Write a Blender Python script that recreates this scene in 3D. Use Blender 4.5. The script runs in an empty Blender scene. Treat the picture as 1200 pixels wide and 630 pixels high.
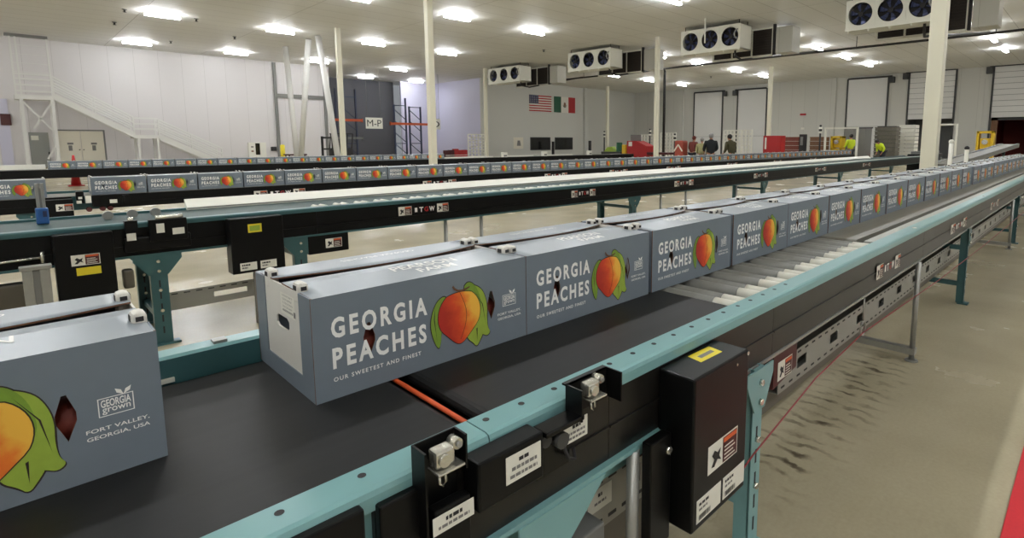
import bpy, bmesh, math, random
from mathutils import Vector, Matrix
random.seed(7)
C = bpy.context.scene.collection
SC = bpy.context.scene
PI = math.pi

# ------------------------------------------------------------------ materials
def lin(c):
    f = lambda v: v/12.92 if v <= .04045 else ((v+.055)/1.055)**2.4
    return tuple(f(x/255.) for x in c)+(1.,)
MATS = {}
def mat(name, rgb, rough=.5, metal=0., noise=0., nscale=20., emit=0., spec=.5, bump=0., stretch=None):
    if name in MATS: return MATS[name]
    m = bpy.data.materials.new(name); m.use_nodes = True
    nt = m.node_tree; b = nt.nodes['Principled BSDF']
    c = lin(rgb)
    b.inputs['Base Color'].default_value = c
    b.inputs['Roughness'].default_value = rough
    b.inputs['Metallic'].default_value = metal
    b.inputs['Specular IOR Level'].default_value = spec
    if emit:
        b.inputs['Emission Color'].default_value = c
        b.inputs['Emission Strength'].default_value = emit
    if noise or bump:
        tc = nt.nodes.new('ShaderNodeTexCoord'); n = nt.nodes.new('ShaderNodeTexNoise')
        mp = nt.nodes.new('ShaderNodeMapping')
        if stretch: mp.inputs['Scale'].default_value = stretch
        n.inputs['Scale'].default_value = nscale; n.inputs['Detail'].default_value = 4
        nt.links.new(tc.outputs['Object'], mp.inputs['Vector']); nt.links.new(mp.outputs[0], n.inputs['Vector'])
        if noise:
            mx = nt.nodes.new('ShaderNodeMix'); mx.data_type = 'RGBA'
            mx.inputs[6].default_value = tuple(max(0, x*(1-noise)) for x in c[:3])+(1,)
            mx.inputs[7].default_value = tuple(min(1, x*(1+noise)) for x in c[:3])+(1,)
            nt.links.new(n.outputs['Fac'], mx.inputs[0]); nt.links.new(mx.outputs[2], b.inputs['Base Color'])
        if bump:
            bp = nt.nodes.new('ShaderNodeBump'); bp.inputs['Strength'].default_value = bump
            bp.inputs['Distance'].default_value = .01
            nt.links.new(n.outputs['Fac'], bp.inputs['Height']); nt.links.new(bp.outputs[0], b.inputs['Normal'])
    MATS[name] = m
    return m

def panel_mat(name, rgb, seam_rgb, sx, sy, axes, rough=.6, seam=.006):
    """large insulated panels with thin seams; axes = which two object axes carry the grid"""
    m = mat(name, rgb, rough); nt = m.node_tree; b = nt.nodes['Principled BSDF']
    tc = nt.nodes.new('ShaderNodeTexCoord'); sp = nt.nodes.new('ShaderNodeSeparateXYZ'); cb = nt.nodes.new('ShaderNodeCombineXYZ')
    nt.links.new(tc.outputs['Object'], sp.inputs[0])
    nt.links.new(sp.outputs[axes[0]], cb.inputs[0]); nt.links.new(sp.outputs[axes[1]], cb.inputs[1])
    br = nt.nodes.new('ShaderNodeTexBrick')
    br.offset = 0; br.inputs['Scale'].default_value = 1; br.inputs['Brick Width'].default_value = sx
    br.inputs['Row Height'].default_value = sy; br.inputs['Mortar Size'].default_value = seam
    br.inputs['Mortar Smooth'].default_value = .3; br.inputs['Bias'].default_value = -.5
    c = lin(rgb); br.inputs['Color1'].default_value = c
    br.inputs['Color2'].default_value = tuple(x*.94 for x in c[:3])+(1,)
    br.inputs['Mortar'].default_value = lin(seam_rgb)
    nt.links.new(cb.outputs[0], br.inputs['Vector']); nt.links.new(br.outputs['Color'], b.inputs['Base Color'])
    return m

def floor_mat():
    m = mat('polished_concrete', (150, 142, 120), .22, spec=.5); nt = m.node_tree; b = nt.nodes['Principled BSDF']
    L = nt.links.new
    tc = nt.nodes.new('ShaderNodeTexCoord')
    def nz(scale, det, sc=None):
        n = nt.nodes.new('ShaderNodeTexNoise'); n.inputs['Scale'].default_value = scale; n.inputs['Detail'].default_value = det
        mp = nt.nodes.new('ShaderNodeMapping')
        if sc: mp.inputs['Scale'].default_value = sc
        L(tc.outputs['Object'], mp.inputs[0]); L(mp.outputs[0], n.inputs['Vector']); return n
    a, f, g = nz(1.3, 6), nz(60, 4), nz(.35, 3)
    r = nt.nodes.new('ShaderNodeValToRGB'); cr = r.color_ramp
    cr.elements[0].position = .3; cr.elements[0].color = lin((154, 145, 119))
    cr.elements[1].position = .7; cr.elements[1].color = lin((187, 177, 149))
    mx = nt.nodes.new('ShaderNodeMath'); mx.operation = 'MULTIPLY_ADD'; mx.inputs[1].default_value = .65
    m2 = nt.nodes.new('ShaderNodeMath'); m2.operation = 'MULTIPLY_ADD'; m2.inputs[1].default_value = .2
    m3 = nt.nodes.new('ShaderNodeMath'); m3.operation = 'MULTIPLY'; m3.inputs[1].default_value = .2
    L(f.outputs['Fac'], m3.inputs[0]); L(g.outputs['Fac'], m2.inputs[0]); L(m3.outputs[0], m2.inputs[2])
    L(a.outputs['Fac'], mx.inputs[0]); L(m2.outputs[0], mx.inputs[2]); L(mx.outputs[0], r.inputs[0])
    # tyre scuffs: short bars across X, along the aisle beside the front conveyor
    sp = nt.nodes.new('ShaderNodeSeparateXYZ'); L(tc.outputs['Object'], sp.inputs[0])
    wv = nt.nodes.new('ShaderNodeTexWave'); wv.bands_direction = 'X'; wv.inputs['Scale'].default_value = 3.4
    wv.inputs['Distortion'].default_value = 5.5; wv.inputs['Detail'].default_value = 4; wv.inputs['Detail Scale'].default_value = 2.2
    L(tc.outputs['Object'], wv.inputs['Vector'])
    wr = nt.nodes.new('ShaderNodeMapRange'); wr.inputs[1].default_value = .55; wr.inputs[2].default_value = .95
    L(wv.outputs['Fac'], wr.inputs[0])
    def band(sock, lo, hi, soft):
        u = nt.nodes.new('ShaderNodeMapRange'); u.inputs[1].default_value = lo-soft; u.inputs[2].default_value = lo+soft; L(sock, u.inputs[0])
        v = nt.nodes.new('ShaderNodeMapRange'); v.inputs[1].default_value = hi+soft; v.inputs[2].default_value = hi-soft; L(sock, v.inputs[0])
        k = nt.nodes.new('ShaderNodeMath'); k.operation = 'MULTIPLY'; L(u.outputs[0], k.inputs[0]); L(v.outputs[0], k.inputs[1]); return k
    bx, by = band(sp.outputs[0], 2.1, 4.1, .2), band(sp.outputs[1], .80, 1.12, .10)
    k = nt.nodes.new('ShaderNodeMath'); k.operation = 'MULTIPLY'; L(bx.outputs[0], k.inputs[0]); L(by.outputs[0], k.inputs[1])
    nb = nz(7, 3); nr = nt.nodes.new('ShaderNodeMapRange'); nr.inputs[1].default_value = .4; nr.inputs[2].default_value = .66; L(nb.outputs['Fac'], nr.inputs[0])
    k1 = nt.nodes.new('ShaderNodeMath'); k1.operation = 'MULTIPLY'; L(nr.outputs[0], k1.inputs[0]); L(wr.outputs[0], k1.inputs[1])
    k2 = nt.nodes.new('ShaderNodeMath'); k2.operation = 'MULTIPLY'; L(k.outputs[0], k2.inputs[0]); L(k1.outputs[0], k2.inputs[1])
    k3 = nt.nodes.new('ShaderNodeMath'); k3.operation = 'MULTIPLY'; L(k2.outputs[0], k3.inputs[0]); k3.inputs[1].default_value = .9
    mc = nt.nodes.new('ShaderNodeMix'); mc.data_type = 'RGBA'; L(k3.outputs[0], mc.inputs[0]); L(r.outputs[0], mc.inputs[6])
    mc.inputs[7].default_value = lin((72, 62, 48)); L(mc.outputs[2], b.inputs['Base Color'])
    rr = nt.nodes.new('ShaderNodeMapRange'); rr.inputs[3].default_value = .16; rr.inputs[4].default_value = .34
    L(a.outputs['Fac'], rr.inputs[0]); L(rr.outputs[0], b.inputs['Roughness'])
    return m

def peach_mat():
    """printed peach: red at lower left to orange and yellow at the right, as in the artwork (object coordinates of the carton)"""
    m = mat('peach_artwork', (214, 96, 44), .55); nt = m.node_tree; b = nt.nodes['Principled BSDF']; L = nt.links.new
    tc = nt.nodes.new('ShaderNodeTexCoord'); sp = nt.nodes.new('ShaderNodeSeparateXYZ'); L(tc.outputs['Object'], sp.inputs[0])
    n = nt.nodes.new('ShaderNodeTexNoise'); n.inputs['Scale'].default_value = 28; n.inputs['Detail'].default_value = 5; L(tc.outputs['Object'], n.inputs['Vector'])
    a = nt.nodes.new('ShaderNodeMapRange'); a.inputs[1].default_value = .31; a.inputs[2].default_value = .44; L(sp.outputs[0], a.inputs[0])
    z = nt.nodes.new('ShaderNodeMath'); z.operation = 'MULTIPLY_ADD'; z.inputs[1].default_value = 2.2; z.inputs[2].default_value = -.36; L(sp.outputs[2], z.inputs[0])
    s = nt.nodes.new('ShaderNodeMath'); s.operation = 'ADD'; L(a.outputs[0], s.inputs[0]); L(z.outputs[0], s.inputs[1])
    t = nt.nodes.new('ShaderNodeMath'); t.operation = 'MULTIPLY_ADD'; t.inputs[1].default_value = .5; L(n.outputs['Fac'], t.inputs[0]); L(s.outputs[0], t.inputs[2])
    r = nt.nodes.new('ShaderNodeValToRGB'); cr = r.color_ramp
    cr.elements[1].position = 1.; cr.elements[1].color = lin((240, 184, 66))
    cr.elements[0].position = .3; cr.elements[0].color = lin((176, 42, 26))
    e = cr.elements.new(.58); e.color = lin((214, 72, 30))
    e = cr.elements.new(.8); e.color = lin((230, 122, 36))
    L(t.outputs[0], r.inputs[0]); L(r.outputs[0], b.inputs['Base Color'])
    return m

M = dict(
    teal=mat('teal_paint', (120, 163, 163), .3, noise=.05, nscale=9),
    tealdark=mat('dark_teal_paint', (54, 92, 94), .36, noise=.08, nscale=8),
    black=mat('black_powder_coat', (12, 12, 12), .34, spec=.2, noise=.15, nscale=12),
    blackgloss=mat('black_gloss', (8, 8, 9), .25, spec=.3),
    panel=mat('dark_side_panel', (24, 22, 19), .34, spec=.4, noise=.12, nscale=7, stretch=(.25, 1, 1)),
    belt=mat('black_rubber_belt', (28, 28, 27), .5, spec=.3, noise=.4, nscale=14, stretch=(.12, 2.5, 1)),
    beltgrey=mat('grey_belt', (118, 116, 106), .5, noise=.2, nscale=14, stretch=(.12, 2.5, 1)),
    roller=mat('grey_roller', (122, 122, 116), .45, metal=.15, noise=.12, nscale=30),
    sleeve=mat('white_sleeve', (214, 212, 198), .45),
    cream=mat('cream_guide', (232, 230, 218), .4),
    orange=mat('orange_edge', (206, 84, 38), .5),
    alu=mat('galvanised_steel', (158, 158, 152), .38, metal=.55, noise=.1, nscale=25),
    chrome=mat('bright_metal', (205, 203, 192), .22, metal=.8, bump=.3, nscale=60),
    tray=mat('perforated_tray', (150, 149, 140), .45, metal=.3),
    pan=mat('brown_grey_pan', (92, 86, 74), .45, noise=.15, nscale=5),
    white=mat('white_paper', (226, 224, 212), .6),
    ink=mat('black_ink', (38, 36, 36), .7),
    inkgrey=mat('grey_ink', (120, 118, 114), .7),
    yellow=mat('yellow_label', (226, 206, 40), .5),
    warn=mat('orange_warning', (214, 92, 40), .5),
    maroon=mat('maroon_label', (74, 24, 24), .5),
    red=mat('red_paint', (166, 22, 24), .45),
    redmat=mat('red_fabric', (196, 24, 36), .7, noise=.1, nscale=90),
    blue=mat('blue_plastic', (44, 92, 150), .35),
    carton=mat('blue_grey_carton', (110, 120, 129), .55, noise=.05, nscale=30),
    cartonlit=mat('blue_grey_carton_lit', (144, 153, 160), .3, noise=.04, nscale=30),  # same card as the sides, lightened to carry the light from overhead
    kraft=mat('brown_cardboard', (104, 70, 48), .8, noise=.15, nscale=20),
    liner=mat('white_cardboard', (214, 211, 202), .6, noise=.03, nscale=20),
    print=mat('white_print', (240, 239, 234), .6),
    leaf=mat('leaf_artwork', (118, 150, 46), .6, noise=.22, nscale=40),
    leaf2=mat('light_leaf_artwork', (148, 172, 60), .6, noise=.2, nscale=40),
    outline=mat('dark_artwork_line', (46, 34, 26), .7),
    peachart=peach_mat(),
    fruit=mat('peach_skin', (118, 46, 32), .6, noise=.4, nscale=14),
    wallp=panel_mat('white_wall_panels', (216, 212, 211), (172, 168, 164), 1.2, 50, (0, 2), .45),
    wallx=panel_mat('off_white_dock_panels', (200, 199, 190), (150, 148, 138), 1.2, 50, (1, 2), .55),
    ceil=panel_mat('ceiling_panels', (226, 225, 220), (160, 156, 148), 4.7, 1.17, (0, 1), .6, seam=.012),
    cool=mat('pale_lilac_wall', (206, 204, 222), .5),
    shadewall=mat('shaded_wall_grey', (84, 84, 88), .7),  # shade of the deep bay put into the wall colour
    floor=floor_mat(),
    column=mat('cream_column_paint', (226, 222, 200), .45),
    steelwhite=mat('white_steel_paint', (222, 221, 216), .5),
    doorw=mat('cream_door', (222, 216, 198), .5),
    doorg=mat('grey_door', (146, 148, 142), .55),
    darkgrey=mat('dark_grey_metal', (58, 58, 56), .5),
    midgrey=mat('mid_grey_metal', (118, 118, 114), .5),
    rackblue=mat('dark_blue_rack', (52, 60, 82), .5),
    rackorange=mat('orange_beam', (206, 92, 50), .5),
    glass=mat('dark_glass', (24, 24, 24), .15),
    coolerw=mat('white_cooler_casing', (224, 222, 208), .45),
    fan=mat('dark_blue_fan', (70, 78, 116), .3, metal=.3),
    coil=mat('brown_black_coil', (44, 36, 30), .7),
    pipe=mat('black_pipe', (34, 32, 30), .6),
    diff=mat('lamp_diffuser', (247, 250, 255), .5, emit=1),
    yellowp=mat('yellow_machine_paint', (222, 182, 30), .45),
    green=mat('dark_green', (28, 84, 58), .6),
    redflag=mat('red_flag', (170, 42, 44), .7),
    navy=mat('navy_flag', (44, 50, 82), .7),
    whiteflag=mat('white_flag', (222, 218, 206), .7),
    skin=mat('skin_tone', (172, 124, 96), .55), hair=mat('dark_hair', (30, 24, 20), .6),
    jblack=mat('black_cloth', (26, 27, 30), .85), jolive=mat('olive_cloth', (70, 66, 42), .85, noise=.15, nscale=12),
    jmaroon=mat('maroon_cloth', (112, 54, 46), .85), jcamo=mat('patterned_cloth', (150, 146, 104), .85, noise=.7, nscale=9),
    jhv=mat('hi_vis_cloth', (204, 226, 40), .7), trousers=mat('dark_trousers', (40, 42, 52), .85), capgrey=mat('grey_cloth', (142, 140, 136), .8),
    tealbed=mat('dark_teal_bed', (40, 63, 62), .5, spec=.25, noise=.15, nscale=6), strip=mat('light_grey_strip', (172, 171, 162), .5),
    cord=mat('dull_red_cord', (140, 52, 52), .6), wrapm=mat('rust_red_wrap', (150, 62, 44), .6), lattice=mat('grey_brown_crates', (104, 100, 90), .7, noise=.25, nscale=12),
    wood=mat('brown_wood', (126, 92, 68), .7, noise=.2, nscale=8), woodred=mat('red_brown_crates', (124, 66, 54), .7, noise=.2, nscale=8),
    trailer=mat('dark_red_interior', (150, 48, 36), .6),
)
M['diff'].node_tree.nodes['Principled BSDF'].inputs['Emission Strength'].default_value = 66.0

# ------------------------------------------------------------------ mesh helpers
class MB:
    """collects shapes in world (or thing-local) coordinates, with a material per face"""
    def __init__(s): s.bm = bmesh.new(); s.mats = []
    def mi(s, m):
        m = M[m]
        if m not in s.mats: s.mats.append(m)
        return s.mats.index(m)
    def _set(s, verts, m, smooth=False):
        i = s.mi(m); vs = set(verts)
        for v in verts:
            for f in v.link_faces:
                if all(w in vs for w in f.verts): f.material_index = i; f.smooth = smooth
    def box(s, x0, x1, y0, y1, z0, z1, m, bev=0.):
        r = bmesh.ops.create_cube(s.bm, size=1)['verts']
        for v in r:
            v.co = Vector((x0+(v.co.x+.5)*(x1-x0), y0+(v.co.y+.5)*(y1-y0), z0+(v.co.z+.5)*(z1-z0)))
        s._set(r, m)
        if bev:
            ed = list({e for v in r for e in v.link_edges}); i = s.mi(m)
            g = bmesh.ops.bevel(s.bm, geom=ed, offset=bev, segments=2, affect='EDGES', profile=.5)
            for f in g['faces']: f.material_index = i
        return s
    def cyl(s, p0, p1, r, m, n=16, r2=None, caps=True):
        p0, p1 = Vector(p0), Vector(p1); d = p1-p0
        rot = d.to_track_quat('Z', 'Y').to_matrix().to_4x4()
        mt = Matrix.Translation((p0+p1)/2) @ rot
        g = bmesh.ops.create_cone(s.bm, cap_ends=caps, segments=n, radius1=r, radius2=r if r2 is None else r2, depth=d.length, matrix=mt)['verts']
        i = s.mi(m); vs = set(g)
        for v in g:
            for f in v.link_faces:
                if all(w in vs for w in f.verts):
                    f.material_index = i; f.smooth = len(f.verts) == 4
        return s
    def bar(s, p0, p1, w, h, m):
        """rectangular bar from p0 to p1"""
        p0, p1 = Vector(p0), Vector(p1); d = (p1-p0); L = d.length; d.normalize()
        up = Vector((0, 0, 1)) if abs(d.z) < .95 else Vector((1, 0, 0))
        a = d.cross(up).normalized(); b = a.cross(d).normalized()
        r = bmesh.ops.create_cube(s.bm, size=1)['verts']
        for v in r:
            c = v.co.copy(); v.co = (p0+p1)/2 + d*c.x*L + a*c.y*w + b*c.z*h
        s._set(r, m); return s
    def sph(s, c, r, m, sc=(1, 1, 1), n=12):
        g = bmesh.ops.create_uvsphere(s.bm, u_segments=n+4, v_segments=n, radius=r)['verts']
        for v in g: v.co = Vector((c[0]+v.co.x*sc[0], c[1]+v.co.y*sc[1], c[2]+v.co.z*sc[2]))
        s._set(g, m, True); return s
    def poly(s, pts, m):
        f = s.bm.faces.new([s.bm.verts.new(p) for p in pts]); f.material_index = s.mi(m); return s
    def prism(s, pts, vec, m):
        """polygon extruded along vec"""
        vec = Vector(vec); i = s.mi(m)
        a = [s.bm.verts.new(p) for p in pts]; b = [s.bm.verts.new(Vector(p)+vec) for p in pts]
        fs = [s.bm.faces.new(a), s.bm.faces.new(b[::-1])]
        n = len(a)
        for k in range(n): fs.append(s.bm.faces.new([a[k], b[k], b[(k+1) % n], a[(k+1) % n]][::-1]))
        for f in fs: f.material_index = i
        bmesh.ops.recalc_face_normals(s.bm, faces=fs)
        return s
    def holed(s, outer, holes, fn, vec, m, mback=None):
        """2-D outline with holes, mapped by fn(u,v)->3-D, given thickness vec"""
        i = s.mi(m); j = s.mi(mback or m); loops = []
        for lp in [outer]+holes:
            vs = [s.bm.verts.new(fn(*p)) for p in lp]
            loops.append([s.bm.edges.new((vs[k], vs[(k+1) % len(vs)])) for k in range(len(vs))])
        g = bmesh.ops.triangle_fill(s.bm, use_beauty=True, use_dissolve=False, edges=[e for l in loops for e in l])
        fs = [f for f in g['geom'] if isinstance(f, bmesh.types.BMFace)]
        for f in fs: f.material_index = i
        ex = bmesh.ops.extrude_face_region(s.bm, geom=fs, use_keep_orig=True)
        nv = [x for x in ex['geom'] if isinstance(x, bmesh.types.BMVert)]; nf = [x for x in ex['geom'] if isinstance(x, bmesh.types.BMFace)]
        for v in nv: v.co += Vector(vec)
        side = set(f for v in nv for f in v.link_faces)
        for f in side: f.material_index = j
        bmesh.ops.recalc_face_normals(s.bm, faces=list(side)+fs)
        return s
    def tube(s, pts, r, m, n=8):
        pts = [Vector(p) for p in pts]; rings = []; i = s.mi(m)
        for k, p in enumerate(pts):
            d = (pts[min(k+1, len(pts)-1)]-pts[max(k-1, 0)]).normalized()
            up = Vector((0, 0, 1)) if abs(d.z) < .9 else Vector((1, 0, 0))
            a = d.cross(up).normalized(); b = a.cross(d)
            rings.append([s.bm.verts.new(p+(a*math.cos(t*2*PI/n)+b*math.sin(t*2*PI/n))*r) for t in range(n)])
        for A, B in zip(rings, rings[1:]):
            for t in range(n):
                f = s.bm.faces.new([A[t], A[(t+1) % n], B[(t+1) % n], B[t]]); f.material_index = i; f.smooth = True
        for R_ in (rings[0][::-1], rings[-1]):
            f = s.bm.faces.new(R_); f.material_index = i
        return s
    def text(s, txt, fn, rect, m, bold=0., flip=False, track=1.):
        """lettering stretched into rect (u0,u1,v0,v1) and mapped by fn(u,v)"""
        V, F = glyphs(txt, bold, track); i = s.mi(m)
        xs = [v[0] for v in V]; ys = [v[1] for v in V]; x0, x1, y0, y1 = min(xs), max(xs), min(ys), max(ys)
        u0, u1, v0, v1 = rect; vs = []
        for x, y in V:
            a, b = (x-x0)/(x1-x0), (y-y0)/(y1-y0)
            if flip: a, b = 1-a, 1-b
            vs.append(s.bm.verts.new(fn(u0+a*(u1-u0), v0+b*(v1-v0))))
        for f in F:
            try: g = s.bm.faces.new([vs[k] for k in f]); g.material_index = i
            except ValueError: pass
        return s
    def build(s, name, parent=None, at=None, smooth=False, fixn=False):
        if fixn: bmesh.ops.recalc_face_normals(s.bm, faces=s.bm.faces[:])
        o0 = Vector(at) if at is not None else (ORG.get(parent.name, Vector()) if parent else Vector())
        if o0.length: bmesh.ops.translate(s.bm, verts=s.bm.verts[:], vec=-o0)
        me = bpy.data.meshes.new(name); s.bm.to_mesh(me); s.bm.free()
        for m in s.mats: me.materials.append(m)
        o = bpy.data.objects.new(name, me); C.objects.link(o)
        if smooth:
            for p in me.polygons: p.use_smooth = True
        if parent: o.parent = parent; ORG[o.name] = o0
        else: o.location = o0; ORG[o.name] = o0
        return o
ORG = {}
_G = {}
def glyphs(txt, bold=0., track=1.):
    k = (txt, bold, track)
    if k not in _G:
        cu = bpy.data.curves.new('lettering_source', 'FONT'); cu.body = txt; cu.size = 1; cu.offset = bold; cu.resolution_u = 3; cu.space_character = track
        ob = bpy.data.objects.new('lettering_source', cu); C.objects.link(ob)
        dg = bpy.context.evaluated_depsgraph_get(); dg.update()
        me = bpy.data.meshes.new_from_object(ob.evaluated_get(dg))
        _G[k] = ([(v.co.x, v.co.y) for v in me.vertices], [tuple(p.vertices) for p in me.polygons])
        bpy.data.objects.remove(ob); bpy.data.curves.remove(cu); bpy.data.meshes.remove(me)
    return _G[k]

def tag(o, label=None, cat=None, group=None, kind=None):
    if label: o['label'] = label
    if cat: o['category'] = cat
    if group: o['group'] = group
    if kind: o['kind'] = kind
    return o
def thing(name, loc, label, cat, group=None):
    o = bpy.data.objects.new(name, None); C.objects.link(o); o.location = loc; o.empty_display_size = .1
    ORG[o.name] = Vector(loc)
    return tag(o, label, cat, group)
def struct(o, label=None, cat=None): return tag(o, label, cat, None, 'structure')
def dup(root, loc, label=None, rz=0.):
    r = root.copy(); C.objects.link(r); r.location = loc; r.rotation_euler = (0, 0, rz)
    if label: r['label'] = label
    for ch in list(root.children):
        c = ch.copy(); C.objects.link(c); c.parent = r
        for g in list(ch.children):
            d = g.copy(); C.objects.link(d); d.parent = c
    return r
ORD = ['first', 'second', 'third', 'fourth', 'fifth', 'sixth', 'seventh', 'eighth', 'ninth', 'tenth', 'eleventh', 'twelfth', 'thirteenth',
       'fourteenth', 'fifteenth', 'sixteenth', 'seventeenth', 'eighteenth', 'nineteenth']
TENS = {20: ('twentieth', 'twenty'), 30: ('thirtieth', 'thirty'), 40: ('fortieth', 'forty'), 50: ('fiftieth', 'fifty'), 60: ('sixtieth', 'sixty')}
def ordn(i):
    n = i+1
    if n < 20: return ORD[i]
    t = n//10*10
    return TENS[t][0] if n == t else TENS[t][1]+'-'+ORD[n-t-1]

# ------------------------------------------------------------------ the hall
ZC, WY, FY, WX = 7.0, 43.0, 40.3, 51.7
X0, Y0 = -17.0, -9.0
struct(MB().box(X0, WX+.2, Y0, 52, -.2, 0, 'floor').build('floor'))
struct(MB().box(X0, WX+.2, Y0, 52, ZC, ZC+.2, 'ceil').build('ceiling'))
struct(MB().box(X0, 17.6, WY, WY+.25, 0, ZC, 'wallp').build('wall_back'))
struct(MB().box(X0-.2, X0, Y0, WY, 0, ZC, 'wallx').build('wall_left'))
struct(MB().box(X0, WX+.2, Y0-.2, Y0, 0, ZC, 'wallp').build('wall_front'))
struct(MB().box(17.6, 26.3, 49.6, 49.8, 0, ZC, 'shadewall').build('wall_bay_dark'))
struct(MB().box(26.3, 30.05, 48.2, 48.4, 0, ZC, 'cool').build('wall_bay_light'))
struct(MB().box(29.8, 30.05, FY+.25, 48.2, 0, ZC, 'cool').build('wall_bay_side'))
struct(MB().box(17.4, 17.6, WY+.25, 49.6, 0, ZC, 'shadewall').build('wall_bay_return'))
struct(MB().box(29.75, WX, FY, FY+.25, 0, ZC, 'wallx').build('wall_flags'))
b = MB(); yz = lambda x: (lambda u, v: Vector((x, u, v)))
b.holed([(Y0, 0), (FY, 0), (FY, ZC), (Y0, ZC)], [[(8.75, .05), (11.85, .05), (11.85, 6.8), (8.75, 6.8)], [(3.3, .05), (6.3, .05), (6.3, 6.8), (3.3, 6.8)]], yz(WX), (.25, 0, 0), 'wallx')
struct(b.build('wall_dock'))
struct(MB().box(42.9, 43.3, FY-.25, FY, 0, ZC, 'wallx').build('trim_1'))
b = MB()
for y in (17.6, 33.5): b.box(WX-.15, WX, y, y+.7, 0, ZC, 'wallx')
struct(b.build('trim_2'))

# columns of the roof, painted cream: square tubes with base plates
COLS = [((12.0, 2.35), .25, 'cream square steel column rising right behind the front carton line'),
        ((12.0, 19.6), .25, 'cream steel column standing left of the three coolers beside a half hidden sign'),
        ((12.0, 28.0), .22, 'cream steel column at the foot of a slanted strut near the white wall'),
        ((24.8, 17.8), .21, 'cream steel column in front of the white mesh panels under the ceiling pipe'),
        ((43.25, 37.2), .26, 'distant cream column at right of the two flags'),
        ((40.4, 18.56), .26, 'distant cream column behind the red square bin'),
        ((26.2, 35.0), .22, 'slim cream column under the farthest fan cooler')]
for (x, y), w, lab in COLS:
    t = thing('column', (x, y, 0), lab, 'column'); t['kind'] = 'structure'
    MB().box(x-w/2, x+w/2, y-w/2, y+w/2, 0.02, ZC, 'column', .01).build('post', t)
    MB().box(x-w*.85, x+w*.85, y-w*.85, y+w*.85, 0, .03, 'midgrey').build('base_plate', t)
for i, (ya, za, yb, lab) in enumerate([(35.2, ZC-.08, 34.4, 'left white steel strut of the pair meeting low down by the wall'),
                                       (31.7, ZC-.08, 34.0, 'right white steel strut of the pair meeting low down by the wall'),
                                       (30.4, ZC-.08, 28.55, 'white slanted strut running down to the foot of the cream column')]):
    t = MB().cyl((12, yb, 0), (12, ya, za), .15, 'steelwhite', 14).build('brace_strut', at=(12, yb, 0)); tag(t, lab, 'strut')

# ------------------------------------------------------------------ lamps
def make_lamp(x, y, label, group=None):
    t = thing('ceiling_light', (x, y, ZC-.16), label, 'ceiling light', group)
    MB().box(x-.64, x+.64, y-.075, y+.075, ZC-.13, ZC-.08, 'steelwhite').build('housing', t)
    b = MB(); n = 18
    prof = [(y+.105*math.cos(k*2*PI/n), ZC-.165+.04*math.sin(k*2*PI/n)) for k in range(n)]
    b.prism([(x-.62, p, q) for p, q in prof], (1.24, 0, 0), 'diff').build('diffuser', t)
    b = MB()
    for s in (-.45, .45): b.cyl((x+s, y, ZC-.08), (x+s, y, ZC), .012, 'midgrey', 8)
    b.build('hanger', t)
    return t
ROWS = {46.4: (22.1, 26.9), 39.6: (-8.5, -3.8, 5.75, 10.6, 15.6, 21.5), 30.2: (-8.7, -4.0, 5.36, 10.1, 14.94, 19.72, 35.9, 40.8, 46.2),
        21.2: (-9.1, -4.4, .3, 5.0, 9.77, 14.42, 18.94, 29.7, 34.38, 39.97, 44.66), 12.65: (-14.7, -10., -5.3, -.6, 4.1, 8.9, 13.6, 18.44, 28.87, 33.6, 38.5, 43.4),
        4.72: (-14.7, -10., -5.3, -.6, 4.1, 8.9, 13.6, 18.4, 27.7, 32.48, 37.23, 42.06), -4.0: (-14.7, -10., -5.3, -.6, 4.1, 8.9, 13.6, 18.4, 27.7, 32.5, 37.2, 42.0)}  # far-left lamps, out of view, are added to brighten the carton ends
RN = {46.4: 'inside the far bay', 39.6: 'lamp row nearest the stair wall', 30.2: 'second row from the stair wall', 21.2: 'third row from the stair wall',
      12.65: 'fourth row from the stair wall', 4.72: 'fifth row from the stair wall', -4.0: 'sixth row from the stair wall'}
lamp0 = None
for y, xs in ROWS.items():
    for i, x in enumerate(xs):
        lab = 'white strip ceiling light, %s from left, %s' % (ordn(i), RN[y])
        if lamp0 is None: lamp0 = make_lamp(x, y, lab, 'strip lights on the ceiling')
        else: dup(lamp0, (x, y, ZC-.16), lab)

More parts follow.
